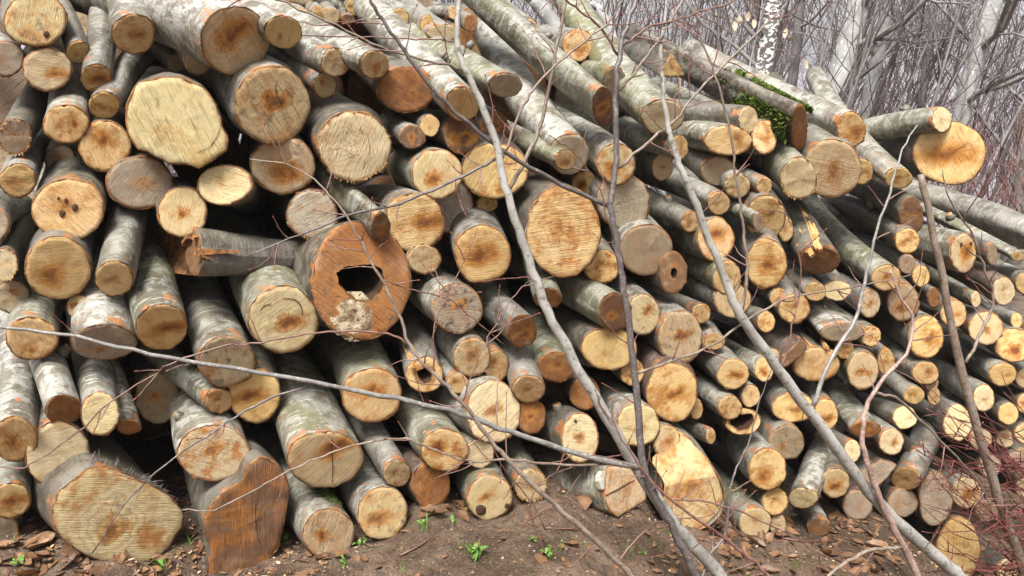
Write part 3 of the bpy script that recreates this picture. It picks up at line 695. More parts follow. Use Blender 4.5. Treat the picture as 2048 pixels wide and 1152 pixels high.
shards(find('rough golden broken log end'), 5, 9, 120, 60, (-.02, .02))
shards(find('massive mossy log with a cracked'), 5, 11, 250, 40, (-.02, .02))
def moss_on(lg, n, seed, ang, spread, zr, size=.012, mat='moss'):
    e, inf = lg; rnd = random.Random(seed); R = inf['R']; V = []; Fc = []
    cl = [(rnd.uniform(-spread, spread), rnd.uniform(*zr)) for _ in range(7)]
    for _ in range(n):
        c = rnd.choice(cl); a = math.radians(ang + c[0] + rnd.gauss(0, spread*.22)); z = max(.01, c[1] + rnd.gauss(0, .03))
        u = Vector((math.cos(a), math.sin(a), 0)); t = Vector((-u.y, u.x, 0)); b = u*R*.985 + Vector((0, 0, z)); s = size*rnd.uniform(.4, 1.1)
        d = (u + t*rnd.uniform(-.8, .8) + Vector((0, 0, rnd.uniform(-.8, .8))))*s; sd = d.cross(Vector((rnd.random(), rnd.random(), rnd.random()))).normalized()*s*.35
        k = len(V); V += [b-sd, b+sd, b+d+sd*.2, b+d*.6-sd*1.2]; Fc.append((k, k+1, k+2, k+3))
    tag(mk('moss', V, Fc, M[mat], e, smooth=False), kind='stuff')
moss_on(find('dark mossy log'), 3200, 1, 100, 50, (.02, .40), .018); moss_on(find('dark mossy log'), 3000, 31, 35, 55, (.02, .28), .016)
moss_on(find('large vivid orange'), 900, 2, 110, 40, (.1, .5))
moss_on(find('massive mossy log'), 900, 4, 60, 50, (.03, .3), .008)
moss_on(find('mossy white-barked'), 900, 6, 110, 25, (.03, .12), .006)
moss_on(find('mossy green-grey log'), 500, 7, 70, 50, (.05, .4), .006)
moss_on(find('tan log end with mossy bark'), 400, 8, 90, 50, (.03, .2), .007)
def fringe(lg, n, seed, a0, a1):
    e, inf = lg; rnd = random.Random(seed); V = []; Fc = []; out = inf['out']
    for _ in range(n):
        k = int(rnd.uniform(a0, a1)*len(out)/32) % len(out); p = out[k].lerp(out[(k+1) % len(out)], rnd.random())
        u = Vector((p.x, p.y, 0)).normalized(); P = [p + Vector((0, 0, rnd.uniform(.0, .06)))]; d = (u + Vector((rnd.gauss(0, .5), rnd.gauss(0, .5), rnd.gauss(0, .4))))
        for _ in range(3): P.append(P[-1] + d*rnd.uniform(.002, .008)); d = d + Vector((rnd.gauss(0, .6), rnd.gauss(0, .6), rnd.gauss(0, .4)))
        tube(P, [.0012, .001, .0008, .0003], 3, V, Fc, False)
    tag(mk('root_fringe', V, Fc, M['fringe'], e), kind='stuff')
M['fringe'] = mat_mottle('root_hair', (.16, .12, .10), (.30, .25, .235), 60, .9)
fringe(find('huge oval grey-and-orange'), 60, 12, 21, 31)
M['pit'] = mat_mottle('dark_pit', (.035, .02, .012), (.10, .05, .025), 60, .9)
def knot(lg, x, y, r, seed=0, sq=1., mat='pit'):
    e, inf = lg; V = []; rnd = random.Random(seed+int(x)); m = 12; c = cast_local(inf, x, y); V.append(c+Vector((0, 0, -.0062)))
    for rr, dz in ((.5, -.0066), (1., -.006), (1.08, .004)):
        for k in range(m):
            a = 2*math.pi*k/m; q = r*rr*(1+.22*noise.noise(Vector((math.cos(a)*2, math.sin(a)*2, x)))); p = cast_local(inf, x+q*math.cos(a), y+q*sq*math.sin(a)); V.append(p+Vector((0, 0, dz)))
    Fc = [(0, 1+(k+1) % m, 1+k) for k in range(m)] + [(1+j*m+k, 1+j*m+(k+1) % m, 1+(j+1)*m+(k+1) % m, 1+(j+1)*m+k) for j in range(2) for k in range(m)]
    mk('knot', V, Fc, M[mat], e)
def crack(lg, pts, w0, name='crack'):
    e, inf = lg; Q = catmull([cast_local(inf, *p) for p in pts], 4); n = len(Q)
    Q = [q+Vector((noise.noise(q*300)*.0015, noise.noise(q*300+Vector((9, 0, 0)))*.0015, -.0035)) for q in Q]
    V, Fc = tube(Q, [w0*(.35+.65*math.sin(math.pi*(i+.5)/n)) for i in range(n)], 4); mk(name, V, Fc, M['pit'], e)
def cr(ox, oy, *P): return [(ox+x/2.8808, oy+y/2.8808) for x, y in P]
l_ = find('three small dark pits')
for x, y, r in ((380,55,9),(338,45,7),(432,98,17),(358,132,17)): knot(l_, x/2.8808, 380+y/2.8808, r/2.8808, 1, 1.3)
l_ = find('broad tan log end'); knot(l_, 265/2.8808, 195/2.8808, 6)
l_ = find('large pale cream log end'); crack(l_, cr(500, 0, (675,770),(690,860),(668,920),(650,970)), .0014); crack(l_, cr(500, 0, (632,725),(648,770)), .0011); crack(l_, cr(500, 0, (560,905),(640,900),(700,912)), .0007)
l_ = find('two dark rot spots'); knot(l_, 500+1328/2.8808, 752+768/2.8808, 10); knot(l_, 500+1480/2.8808, 752+745/2.8808, 5)
l_ = find('tiny black hole'); knot(l_, 1500+1213/2.8808, 380+312/2.8808, 2.4, 1, 1.8); knot(l_, 1500+1270/2.8808, 380+305/2.8808, 3)
l_ = find('arc-shaped dark mark'); crack(l_, cr(500, 380, (190,625),(250,625),(290,660),(302,720)), .0016, 'dark_mark'); crack(l_, cr(500, 380, (55,695),(80,665),(120,652)), .0016, 'dark_mark')
l_ = find('tall creamy log end'); knot(l_, 1000+432/2.8808, 752+258/2.8808, 3)
l_ = find('bold dark brown heart'); crack(l_, cr(500, 0, (150,470),(148,530),(170,570),(185,640)), .0012)
l_ = find('brown cleft'); crack(l_, cr(500, 752, (470,345),(468,420),(475,520),(472,610)), .0014)
l_ = find('cracked splintered end'); crack(l_, cr(1000, 752, (600,690),(660,660),(730,620),(770,600)), .003)
l_ = find('dark cleft'); crack(l_, cr(1500, 752, (290,100),(305,160),(300,250)), .003)
l_ = find('huge lobed'); crack(l_, cr(0, 0, (1130,880),(1210,840),(1260,760),(1275,700)), .0007); crack(l_, cr(0, 0, (890,560),(910,585),(895,620)), .0007)
l_ = find('massive dark red-brown'); crack(l_, cr(0, 752, (1480,640),(1470,800),(1490,960)), .0014)
# white scar and stub of the massive log
slab('branch_scar', find('massive mossy log'), [(1000+x/2.8808, 752+y/2.8808) for x, y in [(572,580),(590,552),(606,550),(602,650),(585,655),(570,610)]], -.004, .02, mat_mottle('fresh_scar', (.36, .32, .25), (.54, .51, .45), 40), .002)

# ---------------------------------------------------------------- ground
GP = np.array(GROUND_PTS)
ctrl = [tuple(p) for p in GROUND_PTS]
for (x, y, z) in GROUND_PTS[::2]: ctrl.append((x*.9, y-.5, z+.005)); ctrl.append((x*.7, y-1.4, z*.6+.02)); ctrl.append((x-.4, y+1.6, z+.12))
def pxg(px, py, off): p = at(px, py, fdepth(px, py)-off/100.); ctrl.append((p.x, p.y, p.z+.01))
for a in ((235,1131,16),(430,1185,16),(120,1110,12),(640,1118,15),(860,1018,8),(1060,1020,10),(1240,1036,17),(1380,1070,18),(1470,1085,14),(1700,1052,8),(1780,1060,8),(1850,1110,8)): pxg(*a)
CT = np.array(ctrl)
def gz0(x, y):
    x = np.asarray(x, float); y = np.asarray(y, float)
    d2 = (x[..., None]-CT[:, 0])**2 + (y[..., None]-CT[:, 1])**2 + .004
    wt = d2**-1.6; near = (wt*CT[:, 2]).sum(-1)/wt.sum(-1)
    far = -.35 - .10*np.clip(x-1, 0, 40) - .02*np.clip(y-5, 0, 100) - .25*np.clip(y-13, 0, 260)
    far = far + .78*np.clip(-1.2-y, 0, 26)          # unseen slope added behind the viewer to keep low light out of the gaps
    t = np.clip((np.hypot(x-.3, y-3.)-2.2)/3.5, 0, 1); t = t*t*(3-2*t)
    return near*(1-t) + far*t
def gz(x, y):
    z = float(gz0(x, y)); n = noise.noise
    return z + .018*n(Vector((x*6, y*6, 0))) + .015*n(Vector((x*17, y*17, 3))) + .010*n(Vector((x*45, y*45, 7)))
def axis_pts(a, b, fine, lo, hi):
    pts = list(np.arange(a, b, fine)); s = fine
    while pts[-1] < hi: s *= 1.25; pts.append(pts[-1]+s)
    s = fine
    while pts[0] > lo: s *= 1.25; pts.insert(0, pts[0]-s)
    return pts
xs = axis_pts(-2.2, 3.2, .028, -560, 560); ys = axis_pts(1.9, 4.4, .028, -50, 520)
V = []; gxx, gyy = np.meshgrid(xs, ys); g0 = gz0(gxx, gyy)
for j, y in enumerate(ys):
    for i, x in enumerate(xs):
        z = g0[j, i]; k = max(0, 1-max(0, abs(x)-3)/5-max(0, y-5)/5)
        if k > 0: z += k*(.018*noise.noise(Vector((x*6, y*6, 0))) + .015*noise.noise(Vector((x*17, y*17, 3))) + .010*noise.noise(Vector((x*45, y*45, 7))))
        V.append((x, y, z))
nx = len(xs); Fc = [(j*nx+i, j*nx+i+1, (j+1)*nx+i+1, (j+1)*nx+i) for j in range(len(ys)-1) for i in range(nx-1)]
def mat_soil():
    q = NB('forest_soil'); p = q.n('ShaderNodeTexCoord').outputs['Object']
    a = q.noise(p, 3.5, 5, .6); b = q.noise(p, 22., 5, .7); c2 = q.noise(p, 95., 4, .7); d = q.noise(p, 6.5, 3, .55)
    c = q.mix(q.ss(a, .35, .65), (.105, .066, .042), (.235, .16, .108)); c = q.mix(q.ss(b, .42, .68, 0, .7), c, (.05, .03, .02))
    c = q.mix(q.ss(c2, .57, .68, 0, .75), c, (.36, .27, .19)); c = q.mix(q.ss(c2, .44, .34, 0, .9), c, (.035, .022, .015))
    c = q.mix(q.math('MULTIPLY', q.ss(d, .60, .70), q.ss(b, .4, .6)), c, (.075, .085, .02))
    far = q.n('ShaderNodeSeparateXYZ'); q.l(p, far.inputs[0])
    lt = q.noise(p, 9., 5, .7); c = q.mix(q.ss(far.outputs[1], 4.6, 6.), c, q.mix(q.ss(lt, .35, .65), (.13, .085, .06), (.25, .19, .15)))
    q.bump(q.math('ADD', b, q.math('MULTIPLY', c2, .8)), 1., .03); return q.fin(c, q.ss(a, .3, .7, .55, .85), .35)
M['soil'] = mat_soil()
tag(mk('ground', V, Fc, M['soil']), kind='structure')
def hit(px, py):
    r = ray(px, py); d = 1.6
    while d < 8:
        p = CAM + r*d
        if p.z < gz(p.x, p.y): return p
        d += .01
    return CAM + r*4
# clods and small stones: too many and too small to pick apart
V = []; Fc = []; rnd = random.Random(5)
def clod(V, Fc, c, s, rnd):
    k = len(V); P = [(1,0,0),(-1,0,0),(0,1,0),(0,-1,0),(0,0,.7),(0,0,-.7)]
    rz = Matrix.Rotation(rnd.uniform(0, 6), 3, 'Z')
    for p in P: V.append(c + rz @ Vector(p)*s*rnd.uniform(.6, 1.25))
    for a in ((0,2,4),(2,1,4),(1,3,4),(3,0,4),(2,0,5),(1,2,5),(3,1,5),(0,3,5)): Fc.append(tuple(k+i for i in a))
for _ in range(9000):
    x = rnd.uniform(-1.9, 2.9); y = rnd.uniform(2.1, 3.9); s = .0024*math.exp(rnd.gauss(0, .65)); clod(V, Fc, Vector((x, y, gz(x, y)+s*.2)), min(s, .014), rnd)
tag(mk('soil_crumbs', V, Fc, mat_mottle('soil_crumb', (.06, .036, .022), (.20, .135, .09), 30, .9, (.28, .24, .2), 8), smooth=False), 'loose crumbs of brown soil and grit in front of the stack', 'soil', kind='stuff')

# chips, bark crumbs and leaf scraps: far too many to count
def scraps(name, label, n, mat, seed, size, zones):
    V = []; Fc = []; rnd = random.Random(seed)
    for _ in range(n):
        (x0, x1), (y0, y1) = rnd.choice(zones); x = rnd.uniform(x0, x1); y = rnd.uniform(y0, y1); z = gz(x, y)
        l = size*math.exp(rnd.gauss(0, .5)); ww = l*rnd.uniform(.25, .7); a = rnd.uniform(0, 6.28); u = Vector((math.cos(a), math.sin(a), rnd.gauss(0, .2)))*l; v = Vector((-math.sin(a), math.cos(a), rnd.gauss(0, .25)))*ww; c = Vector((x, y, z+.002+l*.12)); k = len(V)
        V += [c-u, c-u*.3-v, c+u*.7-v*.8, c+u, c+u*.4+v, c-u*.5+v*.9, c+Vector((0, 0, l*.25))]
        Fc += [(k+6, k+i, k+(i+1) % 6) for i in range(6)]
    tag(mk(name, V, Fc, mat, smooth=False), label, 'litter', kind='stuff')
ZB = [((-1.9, 2.8), (2.2, 3.9)), ((-1.8, -.6), (2.2, 2.9)), ((.5, 2.4), (2.4, 3.6))]
M['leaf_scrap'] = mat_mottle('leaf_scrap', (.085, .042, .022), (.22, .12, .06), 12, .7)
scraps('leaf_litter', 'scraps of brown leaf litter over the soil before the stack', 3600, M['leaf_scrap'], 61, .009, ZB)
scraps('wood_chips', 'pale sawdust chips and bark flakes on the soil before the stack', 1500, mat_mottle('wood_chip', (.38, .25, .12), (.55, .42, .25), 12, .8), 62, .0045, ZB)
# ---------------------------------------------------------------- fallen leaves, one object each
def leafmesh(seed, ln=.07):
    rnd = random.Random(seed); n = 7; V = []; Fc = []; cu = rnd.uniform(.1, .8); tw = rnd.uniform(-.8, .8)
    for i in range(n):
        t = i/(n-1); wd = ln*.30*math.sin(math.pi*min(1, t*.96+.03))**.75; x = (t-.5)*ln
        for s in (-1, -.5, 0, .5, 1):
            z = cu*wd*abs(s)**1.6 + .22*ln*rnd.uniform(.6, 1.)*cu*(2*t-1)**2 + tw*s*wd*(t-.5) + rnd.uniform(-1, 1)*ln*.012
            V.append((x, s*wd*(1-.25*cu*abs(s)), z))
    for i in range(n-1):
        for k in range(4): Fc.append((i*5+k, i*5+k+1, i*5+k+6, i*5+k+5))
    return V, Fc
def mat_leaf():
    q = NB('dead_leaf'); oi = q.n('ShaderNodeObjectInfo'); p = q.n('ShaderNodeTexCoord').outputs['Object']
    a = q.mix(oi.outputs['Random'], (.10, .048, .024), (.24, .13, .062)); n = q.noise(p, 60., 3, .6, q.math('MULTIPLY', oi.outputs['Random'], 60.))
    c = q.mix(q.ss(n, .4, .7, 0, .7), a, (.10, .045, .022)); q.bump(q.noise(q.vm('MULTIPLY', p, (90, 30, 30)), 3., 2), .5, .002)
    return q.fin(c, .5, .4)
M['leaf'] = mat_leaf(); M['paleleaf'] = mat_mottle('pale_dead_leaf', (.36, .28, .19), (.48, .42, .32), 40, .6)
LM = []
for s in range(8):
    v, f = leafmesh(s, random.Random(s).uniform(.05, .085)); o = mk('leaf_proto', v, f, M['leaf']); LM.append(o.data); bpy.data.objects.remove(o)
rnd = random.Random(21)
ZONES = [((-20,430),(1085,1160),70,'curled brown dead leaf on the soil below the huge oval stump end','dead leaves by the oval stump'),
 ((790,940),(1002,1040),12,'brown dead leaf on the soil under the dark slant-cut log','dead leaves under the slant-cut log'),
 ((1430,1590),(1045,1150),60,'rusty dead leaf on the soil by the felling-notch log','dead leaves by the notched log'),
 ((1640,1800),(1030,1150),50,'curled tan dead leaf beside the foot of the silvery sapling','dead leaves at the silvery sapling'),
 ((1080,1300),(1075,1152),9,'single brown leaf on bare soil before the massive cracked log','leaves on the bare soil'),
 ((1800,2060),(1080,1160),28,'dark dead leaf on the ground under the red brambles','dead leaves under the brambles'),
 ((520,780),(1110,1150),6,'small brown leaf on the bare soil below the mossy white-barked log','leaves on the bare soil in front')]
for (x0, x1), (y0, y1), n, lab, grp in ZONES:
    for _ in range(n):
        p = hit(rnd.uniform(x0, x1), rnd.uniform(y0, y1))
        o = bpy.data.objects.new('fallen_leaf', rnd.choice(LM)); COL.objects.link(o)
        o.location = p + Vector((0, 0, .004)); o.rotation_euler = (rnd.gauss(0, .35), rnd.gauss(0, .35), rnd.uniform(0, 6.28)); s = rnd.uniform(.45, 1.3); o.scale = (s, s*rnd.uniform(.7, 1.3), s*rnd.uniform(.5, 1.2))
        tag(o, lab, 'leaf', grp)
# ---------------------------------------------------------------- small green plants
M['green'] = mat_mottle('herb_leaf', (.075, .17, .025), (.15, .27, .05), 40, .5)
lv = []; lf = []
for i in range(6):
    t = i/5; wd = .009*math.sin(math.pi*(t*.93+.05)); 
    for s in (-1, 0, 1): lv.append((s*wd, t*.04, .3*abs(s)*wd + .012*math.sin(t*2.4)))
for i in range(5):
    for k in range(2): lf.append((i*3+k, i*3+k+1, i*3+k+4, i*3+k+3))
o = mk('p', lv, lf, M['green']); HERB = o.data; bpy.data.objects.remove(o)
bv = []; bf = []
for i in range(6):
    t = i/5; wd = .0022*(1-t*.9); bv += [(-wd, .06*t*t, .1*t-.03*t*t), (0, .06*t*t-.001, .1*t-.03*t*t-.0006), (wd, .06*t*t, .1*t-.03*t*t)]
for i in range(5):
    for k in range(2): bf.append((i*3+k, i*3+k+1, i*3+k+4, i*3+k+3))
o = mk('p', bv, bf, M['green']); BLADE = o.data; bpy.data.objects.remove(o)
def plant(px, py, nl, nb, sc, label, seed):
    rnd = random.Random(seed); p = hit(px, py); e = empty('weed', loc=p); tag(e, label, 'plant', 'small weeds on the soil')
    for n, me, nm in ((nl, HERB, 'leaf'), (nb, BLADE, 'blade')):
        for _ in range(n):
            o = bpy.data.objects.new(nm, me); COL.objects.link(o); o.parent = e
            a = rnd.uniform(0, 6.28); r = rnd.uniform(0, .022)*sc; o.location = (math.cos(a)*r, math.sin(a)*r, rnd.uniform(0, .03)*sc if nm == 'leaf' else -.003)
            o.rotation_euler = (rnd.uniform(-.1, .9) if nm == 'leaf' else rnd.uniform(-.3, .5), 0, rnd.uniform(0, 6.28)); s = sc*rnd.uniform(.6, 1.1); o.scale = (s, s, s)
for i, a in enumerate([(950,1118,14,10,1.0,'bushy green weed with grass blades on bare soil before the stack'),(1100,1118,9,3,.75,'small bright green seedling on bare soil'),(748,1078,9,0,.8,'low green weed at the foot of the lichen-barked log'),(722,1092,6,0,.7,'tiny green weed next to the mossy white-barked log'),(575,1085,6,3,.7,'little weed between the brown stump end and white-barked log'),(935,1022,8,0,.7,'small weed under the tan log with rot spots'),(850,1060,2,9,.9,'wispy grass tuft below the slant-cut log'),(40,1132,9,2,.7,'green weed among dead leaves beside the lowest frayed log'),(325,1140,3,14,.8,'grass tuft under the huge oval stump end'),(905,1048,4,0,.6,'pair of tiny leaves sprouting beside the slant-cut log'),(1065,1085,3,4,.7,'thin sprig on bare soil before the frayed tan log'),(1290,1110,2,5,.6,'small grass sprig beside the dark sapling'),(690,1135,4,4,.6,'sparse weed in the bare soil below the round tan log')]): plant(*a, 300+i)
rnd = random.Random(404)
for k in range(26):
    plant(rnd.choice([rnd.uniform(20, 420), rnd.uniform(620, 1300)]), rnd.uniform(1075, 1150), 0, rnd.randint(3, 7), rnd.uniform(.35, .6), 'wispy little grass sprig on the bare soil in front of the stack', 500+k)
# ---------------------------------------------------------------- saplings and branches in front of the stack
def path3(pts, o0, o1, n=5, seed=0, jit=.004):
    m = len(pts); P = [at(x, y, fdepth(x, min(y, 1150)) - (o0+(o1-o0)*i/(m-1))/100.) for i, (x, y) in enumerate(pts)]
    Q = catmull(P, n); rnd = random.Random(seed)
    for i in range(1, len(Q)-1): Q[i] = Q[i] + Vector((rnd.gauss(0, jit), rnd.gauss(0, jit), rnd.gauss(0, jit)))*.5
    return Q
def radii(Q, r0, r1, pts):   # picture radii -> metres at each point's distance
    m = len(Q); out = []
    for i, q in enumerate(Q):
        d = (q-CAM).dot(FW); out.append(.72*(r0+(r1-r0)*i/(m-1))*d/F*(1+.12*noise.noise(q*22)))
    return out
def bud(p, d, s, parent):
    V = []; Fc = []; tube([p, p+d*s*.35, p+d*s*.7, p+d*s], [s*.08, s*.13, s*.09, s*.01], 5, V, Fc)
    return mk('bud', V, Fc, M['bud'], parent)
TW = [0]
def stem(e, name, pts, o0, o1, r0, r1, mat, twigs=0, tl=(40, 110), seed=0, nseg=8, ground=False, parent=None, tmat='twig', tr=1.6):
    Q = path3(pts, o0, o1, 5, seed)
    if ground:
        b = Q[0]; g = gz(b.x, b.y)
        if b.z > g: Q.insert(0, Vector((b.x+.01, b.y-.02, g-.04)))
    R = radii(Q, r0, r1, pts)
    V, Fc = tube(Q, R, nseg); o = mk(name, V, Fc, M[mat], parent or e)
    rnd = random.Random(seed+77); m = len(Q)
    for _ in range(twigs):
        i = int(m*rnd.uniform(.12, .98)); i = min(m-2, max(1, i)); p = Q[i]; t = (Q[i+1]-Q[i-1]).normalized(); d = (p-CAM).dot(FW)
        side = t.cross(FW).normalized()*rnd.choice((-1, 1)); a = math.radians(rnd.uniform(28, 65))
        dr = (t*math.cos(a) + side*math.sin(a) - FW*rnd.uniform(-.25, .45)).normalized(); L = rnd.uniform(*tl)*d/F; P = [p]; ns = 5
        for k in range(ns):
            dr = (dr + Vector((rnd.gauss(0, .13), rnd.gauss(0, .13), rnd.gauss(.03, .13)))).normalized(); P.append(P[-1]+dr*L/ns)
        rr = tr*d/F; V, Fc = tube(catmull(P, 2), [rr*(1-.65*k/(2*ns)) for k in range(2*ns+1)], 5)
        tw = mk('twig', V, Fc, M[tmat], e)
        bud(P[-1], dr, .014, tw)
        for k in (2, 3):
            if rnd.random() < .6:
                dd = (dr + Vector((rnd.gauss(0, .7), rnd.gauss(0, .4), rnd.gauss(0, .7)))).normalized(); bud(P[k], dd, .010, tw)
    return o
def sapling(label, name='sapling', cat='sapling', base=(0, 0, 0), grp='bare saplings in front of the stack'):
    e = empty(name, loc=base); e.location = (0, 0, 0); tag(e, label, cat, grp); return e

A = sapling('slender silver-grey sapling forking low over the cream and orange log ends')
stem(A, 'trunk', [(1560,1330),(1450,1165),(1350,1050),(1270,930),(1200,810),(1130,690),(1080,580),(1045,480),(1010,370),(990,280),(950,180),(915,100),(920,0),(935,-90)], 62, 40, 19, 6.5, 'sap_trunk', 8, seed=1, ground=True, nseg=10)
b = stem(A, 'branch', [(1285,938),(1150,905),(1020,862),(900,820),(760,790),(520,745),(300,708),(150,675),(0,655),(-70,648)], 58, 45, 9, 4.5, 'sap_grey', 9, seed=2)
stem(A, 'branch', [(618,772),(530,800),(430,860),(330,930),(250,1010),(185,1105)], 50, 48, 4, 1.8, 'sap_dark', 6, seed=3, tl=(25, 60))
stem(A, 'branch', [(1013,388),(1062,295),(1094,198),(1115,87),(1130,0),(1138,-60)], 42, 40, 6, 4, 'sap_tan', 9, seed=4)
stem(A, 'branch', [(1000,314),(930,350),(820,400),(700,430),(600,470),(490,515)], 42, 40, 5, 2, 'sap_dark', 9, seed=5, tl=(30, 80))
stem(A, 'branch', [(948,172),(913,135),(847,121),(760,94),(673,52),(552,0),(500,-20)], 40, 36, 4, 2.8, 'sap_tan', 6, seed=6)
stem(A, 'branch', [(917,84),(850,78),(743,75),(604,71)], 40, 34, 2.6, 1.6, 'twig', 3, seed=7, tl=(20, 50))
stem(A, 'branch', [(1245,930),(1104,929),(1020,920),(951,922),(899,912),(833,884),(795,877),(708,891),(646,912),(580,940),(500,985),(434,1018),(365,1020)], 57, 44, 4, 1.8, 'sap_tan', 9, seed=8, tl=(30, 80))
stem(A, 'branch', [(1002,330),(1030,250),(1060,190),(1090,150),(1160,90),(1220,40),(1250,-10)], 42, 46, 4, 2.5, 'sap_tan', 6, seed=9)

B = sapling('dark brown-stemmed sapling rising beside the felling-notch log')
stem(B, 'trunk', [(1480,1340),(1400,1170),(1365,1095),(1320,1010),(1290,950),(1278,850),(1270,750),(1250,600),(1235,500),(1222,412),(1232,320),(1232,200),(1240,100),(1262,30),(1290,-40)], 70, 44, 12, 6.5, 'sap_dark', 9, seed=11, ground=True, nseg=8)
stem(B, 'branch', [(1222,414),(1100,358),(1000,298),(920,232),(850,160),(800,90),(755,25),(728,-20)], 46, 42, 6.5, 4.5, 'sap_dark', 9, seed=12)
stem(B, 'branch', [(1240,180),(1278,135),(1323,70),(1365,0),(1385,-40)], 44, 46, 4.5, 3, 'sap_tan', 6, seed=13)
stem(B, 'branch', [(1238,335),(1309,274),(1350,240),(1410,167),(1520,60),(1570,10)], 45, 46, 5, 2.5, 'sap_tan', 7, seed=14)
stem(B, 'branch', [(1275,746),(1380,710),(1440,680),(1560,602),(1700,575),(1820,550)], 55, 46, 4.5, 1.8, 'sap_tan', 9, seed=15)
stem(B, 'branch', [(1236,110),(1200,55),(1150,15),(1110,-20)], 44, 46, 4, 2.5, 'twig', 4, seed=16)
stem(B, 'branch', [(1244,95),(1290,60),(1360,35),(1440,12),(1500,-10)], 44, 48, 3.5, 2, 'twig', 6, seed=17)
stem(B, 'branch', [(1246,520),(1215,440),(1200,380),(1170,330),(1120,280)], 46, 50, 2.2, 1.2, 'twig', 4, seed=18, tl=(30, 70))

Cc = sapling('silvery speckled sapling leaning out over the small log ends')
stem(Cc, 'trunk', [(2060,1310),(1930,1165),(1880,1120),(1760,1010),(1650,862),(1550,730),(1480,630),(1450,560),(1400,430),(1368,350),(1345,290),(1330,215),(1322,120),(1330,20),(1345,-60)], 66, 42, 21, 3, 'sap_trunk', 8, seed=21, ground=True, nseg=10)
stem(Cc, 'branch', [(1480,628),(1495,560),(1490,490),(1480,410),(1470,340),(1462,270),(1430,150),(1400,70),(1385,0)], 52, 44, 5, 2.5, 'sap_tan', 9, seed=22)
stem(Cc, 'branch', [(1625,812),(1660,722),(1710,640),(1725,580),(1750,480),(1780,380),(1800,310),(1835,250)], 56, 44, 7, 2, 'sap_grey', 8, seed=23)
stem(Cc, 'branch', [(1560,745),(1585,650),(1600,560),(1590,470),(1560,400)], 54, 50, 2.6, 1.4, 'twig', 4, seed=24)

Dk = sapling('cut pale tan stake with a sawn top standing before the orange log', 'stake', 'stake', grp='stakes')
stem(Dk, 'pole', [(2120,1330),(2050,1150),(2020,1060),(1960,880),(1910,680),(1870,480),(1842,349)], 55, 40, 15, 9, 'sap_tan', 3, seed=31, ground=True, nseg=10)
stem(Dk, 'branch', [(1931,725),(1965,660),(1987,600),(1970,540),(1945,470),(1900,400),(1885,340)], 44, 44, 5, 1.8, 'sap_tan', 8, seed=32)
Ed = sapling('thin reddish-tan crooked shoot with a low arching fork')
stem(Ed, 'trunk', [(1880,1290),(1835,1152),(1790,1060),(1745,960),(1725,870),(1745,785),(1810,710),(1825,640),(1800,590),(1780,540)], 74, 50, 11, 2.5, 'sap_red', 9, seed=41, ground=True)
stem(Ed, 'branch', [(1803,1095),(1760,1098),(1720,1108),(1660,1150),(1600,1230)], 72, 74, 6, 5, 'sap_tan', 2, seed=42)
stem(Ed, 'branch', [(1745,785),(1800,800),(1850,850),(1900,900),(1960,970),(1990,1040)], 60, 52, 4.5, 2, 'sap_tan', 5, seed=43)
Ff = sapling('tan whip-like sapling bowing across the front of the hollow log')
stem(Ff, 'trunk', [(1370,1290),(1270,1160),(1150,1045),(1050,955),(990,890),(920,800),(860,740),(820,690),(785,600),(740,520),(690,430),(650,380),(590,335),(500,318)], 72, 38, 9, 1.6, 'sap_tan', 16, seed=51, ground=True, tl=(40, 130))
stem(Ff, 'branch', [(822,692),(788,672),(743,663),(635,665),(520,685),(451,692),(347,725),(302,752),(222,804),(135,880),(48,934),(-20,932)], 52, 42, 3.4, 1.8, 'twig', 9, seed=52, tl=(25, 80))
stem(Ff, 'branch', [(870,750),(868,660),(890,600),(930,520),(960,440)], 54, 50, 2.2, 1.2, 'twig', 4, seed=53)
stem(Ff, 'branch', [(925,805),(950,730),(985,660),(1030,590),(1060,560)], 54, 50, 2.2, 1.2, 'twig', 5, seed=54)
stem(Ff, 'branch', [(760,560),(830,580),(900,600),(960,650),(1010,690)], 46, 44, 2.2, 1.2, 'twig', 4, seed=55)
Gg = sapling('pink-brown low shoot trailing over the leaf litter by the notched log')
stem(Gg, 'trunk', [(1640,1260),(1545,1160),(1480,1100),(1330,990),(1262,905),(1230,850),(1190,800)], 80, 56, 6, 2, 'twig', 9, seed=61, ground=True, tl=(30, 100))
stem(Gg, 'branch', [(1340,998),(1440,1010),(1560,1060),(1660,1120)], 62, 66, 3, 1.6, 'twig', 5, seed=62)
Hh = sapling('thin grey arched shoot curving up in front of the notched log')
stem(Hh, 'trunk', [(1395,1180),(1420,1113),(1451,1064),(1458,995),(1469,946),(1500,880),(1520,800),(1560,700)], 60, 46, 4.5, 1.6, 'sap_dark', 6, seed=71, ground=True)
Ii = sapling('fine red twiggy shoots tangled low beside the frayed tan log')
for k, pts in enumerate([[(1130,1170),(1080,1080),(1060,1010),(1090,960),(1150,930)],[(1040,1050),(1090,1020),(1130,990),(1160,950)],[(980,880),(1010,940),(1060,1000),(1090,1060)],[(1385,1130),(1350,1060),(1345,1000),(1370,940)],[(1230,1130),(1290,1060),(1340,1040),(1420,1030),(1440,1000)]]):
    stem(Ii, 'stem', pts, 50, 44, 2.4, 1.2, 'twig', 3, seed=80+k, tl=(25, 60), ground=(k in (0, 3)))
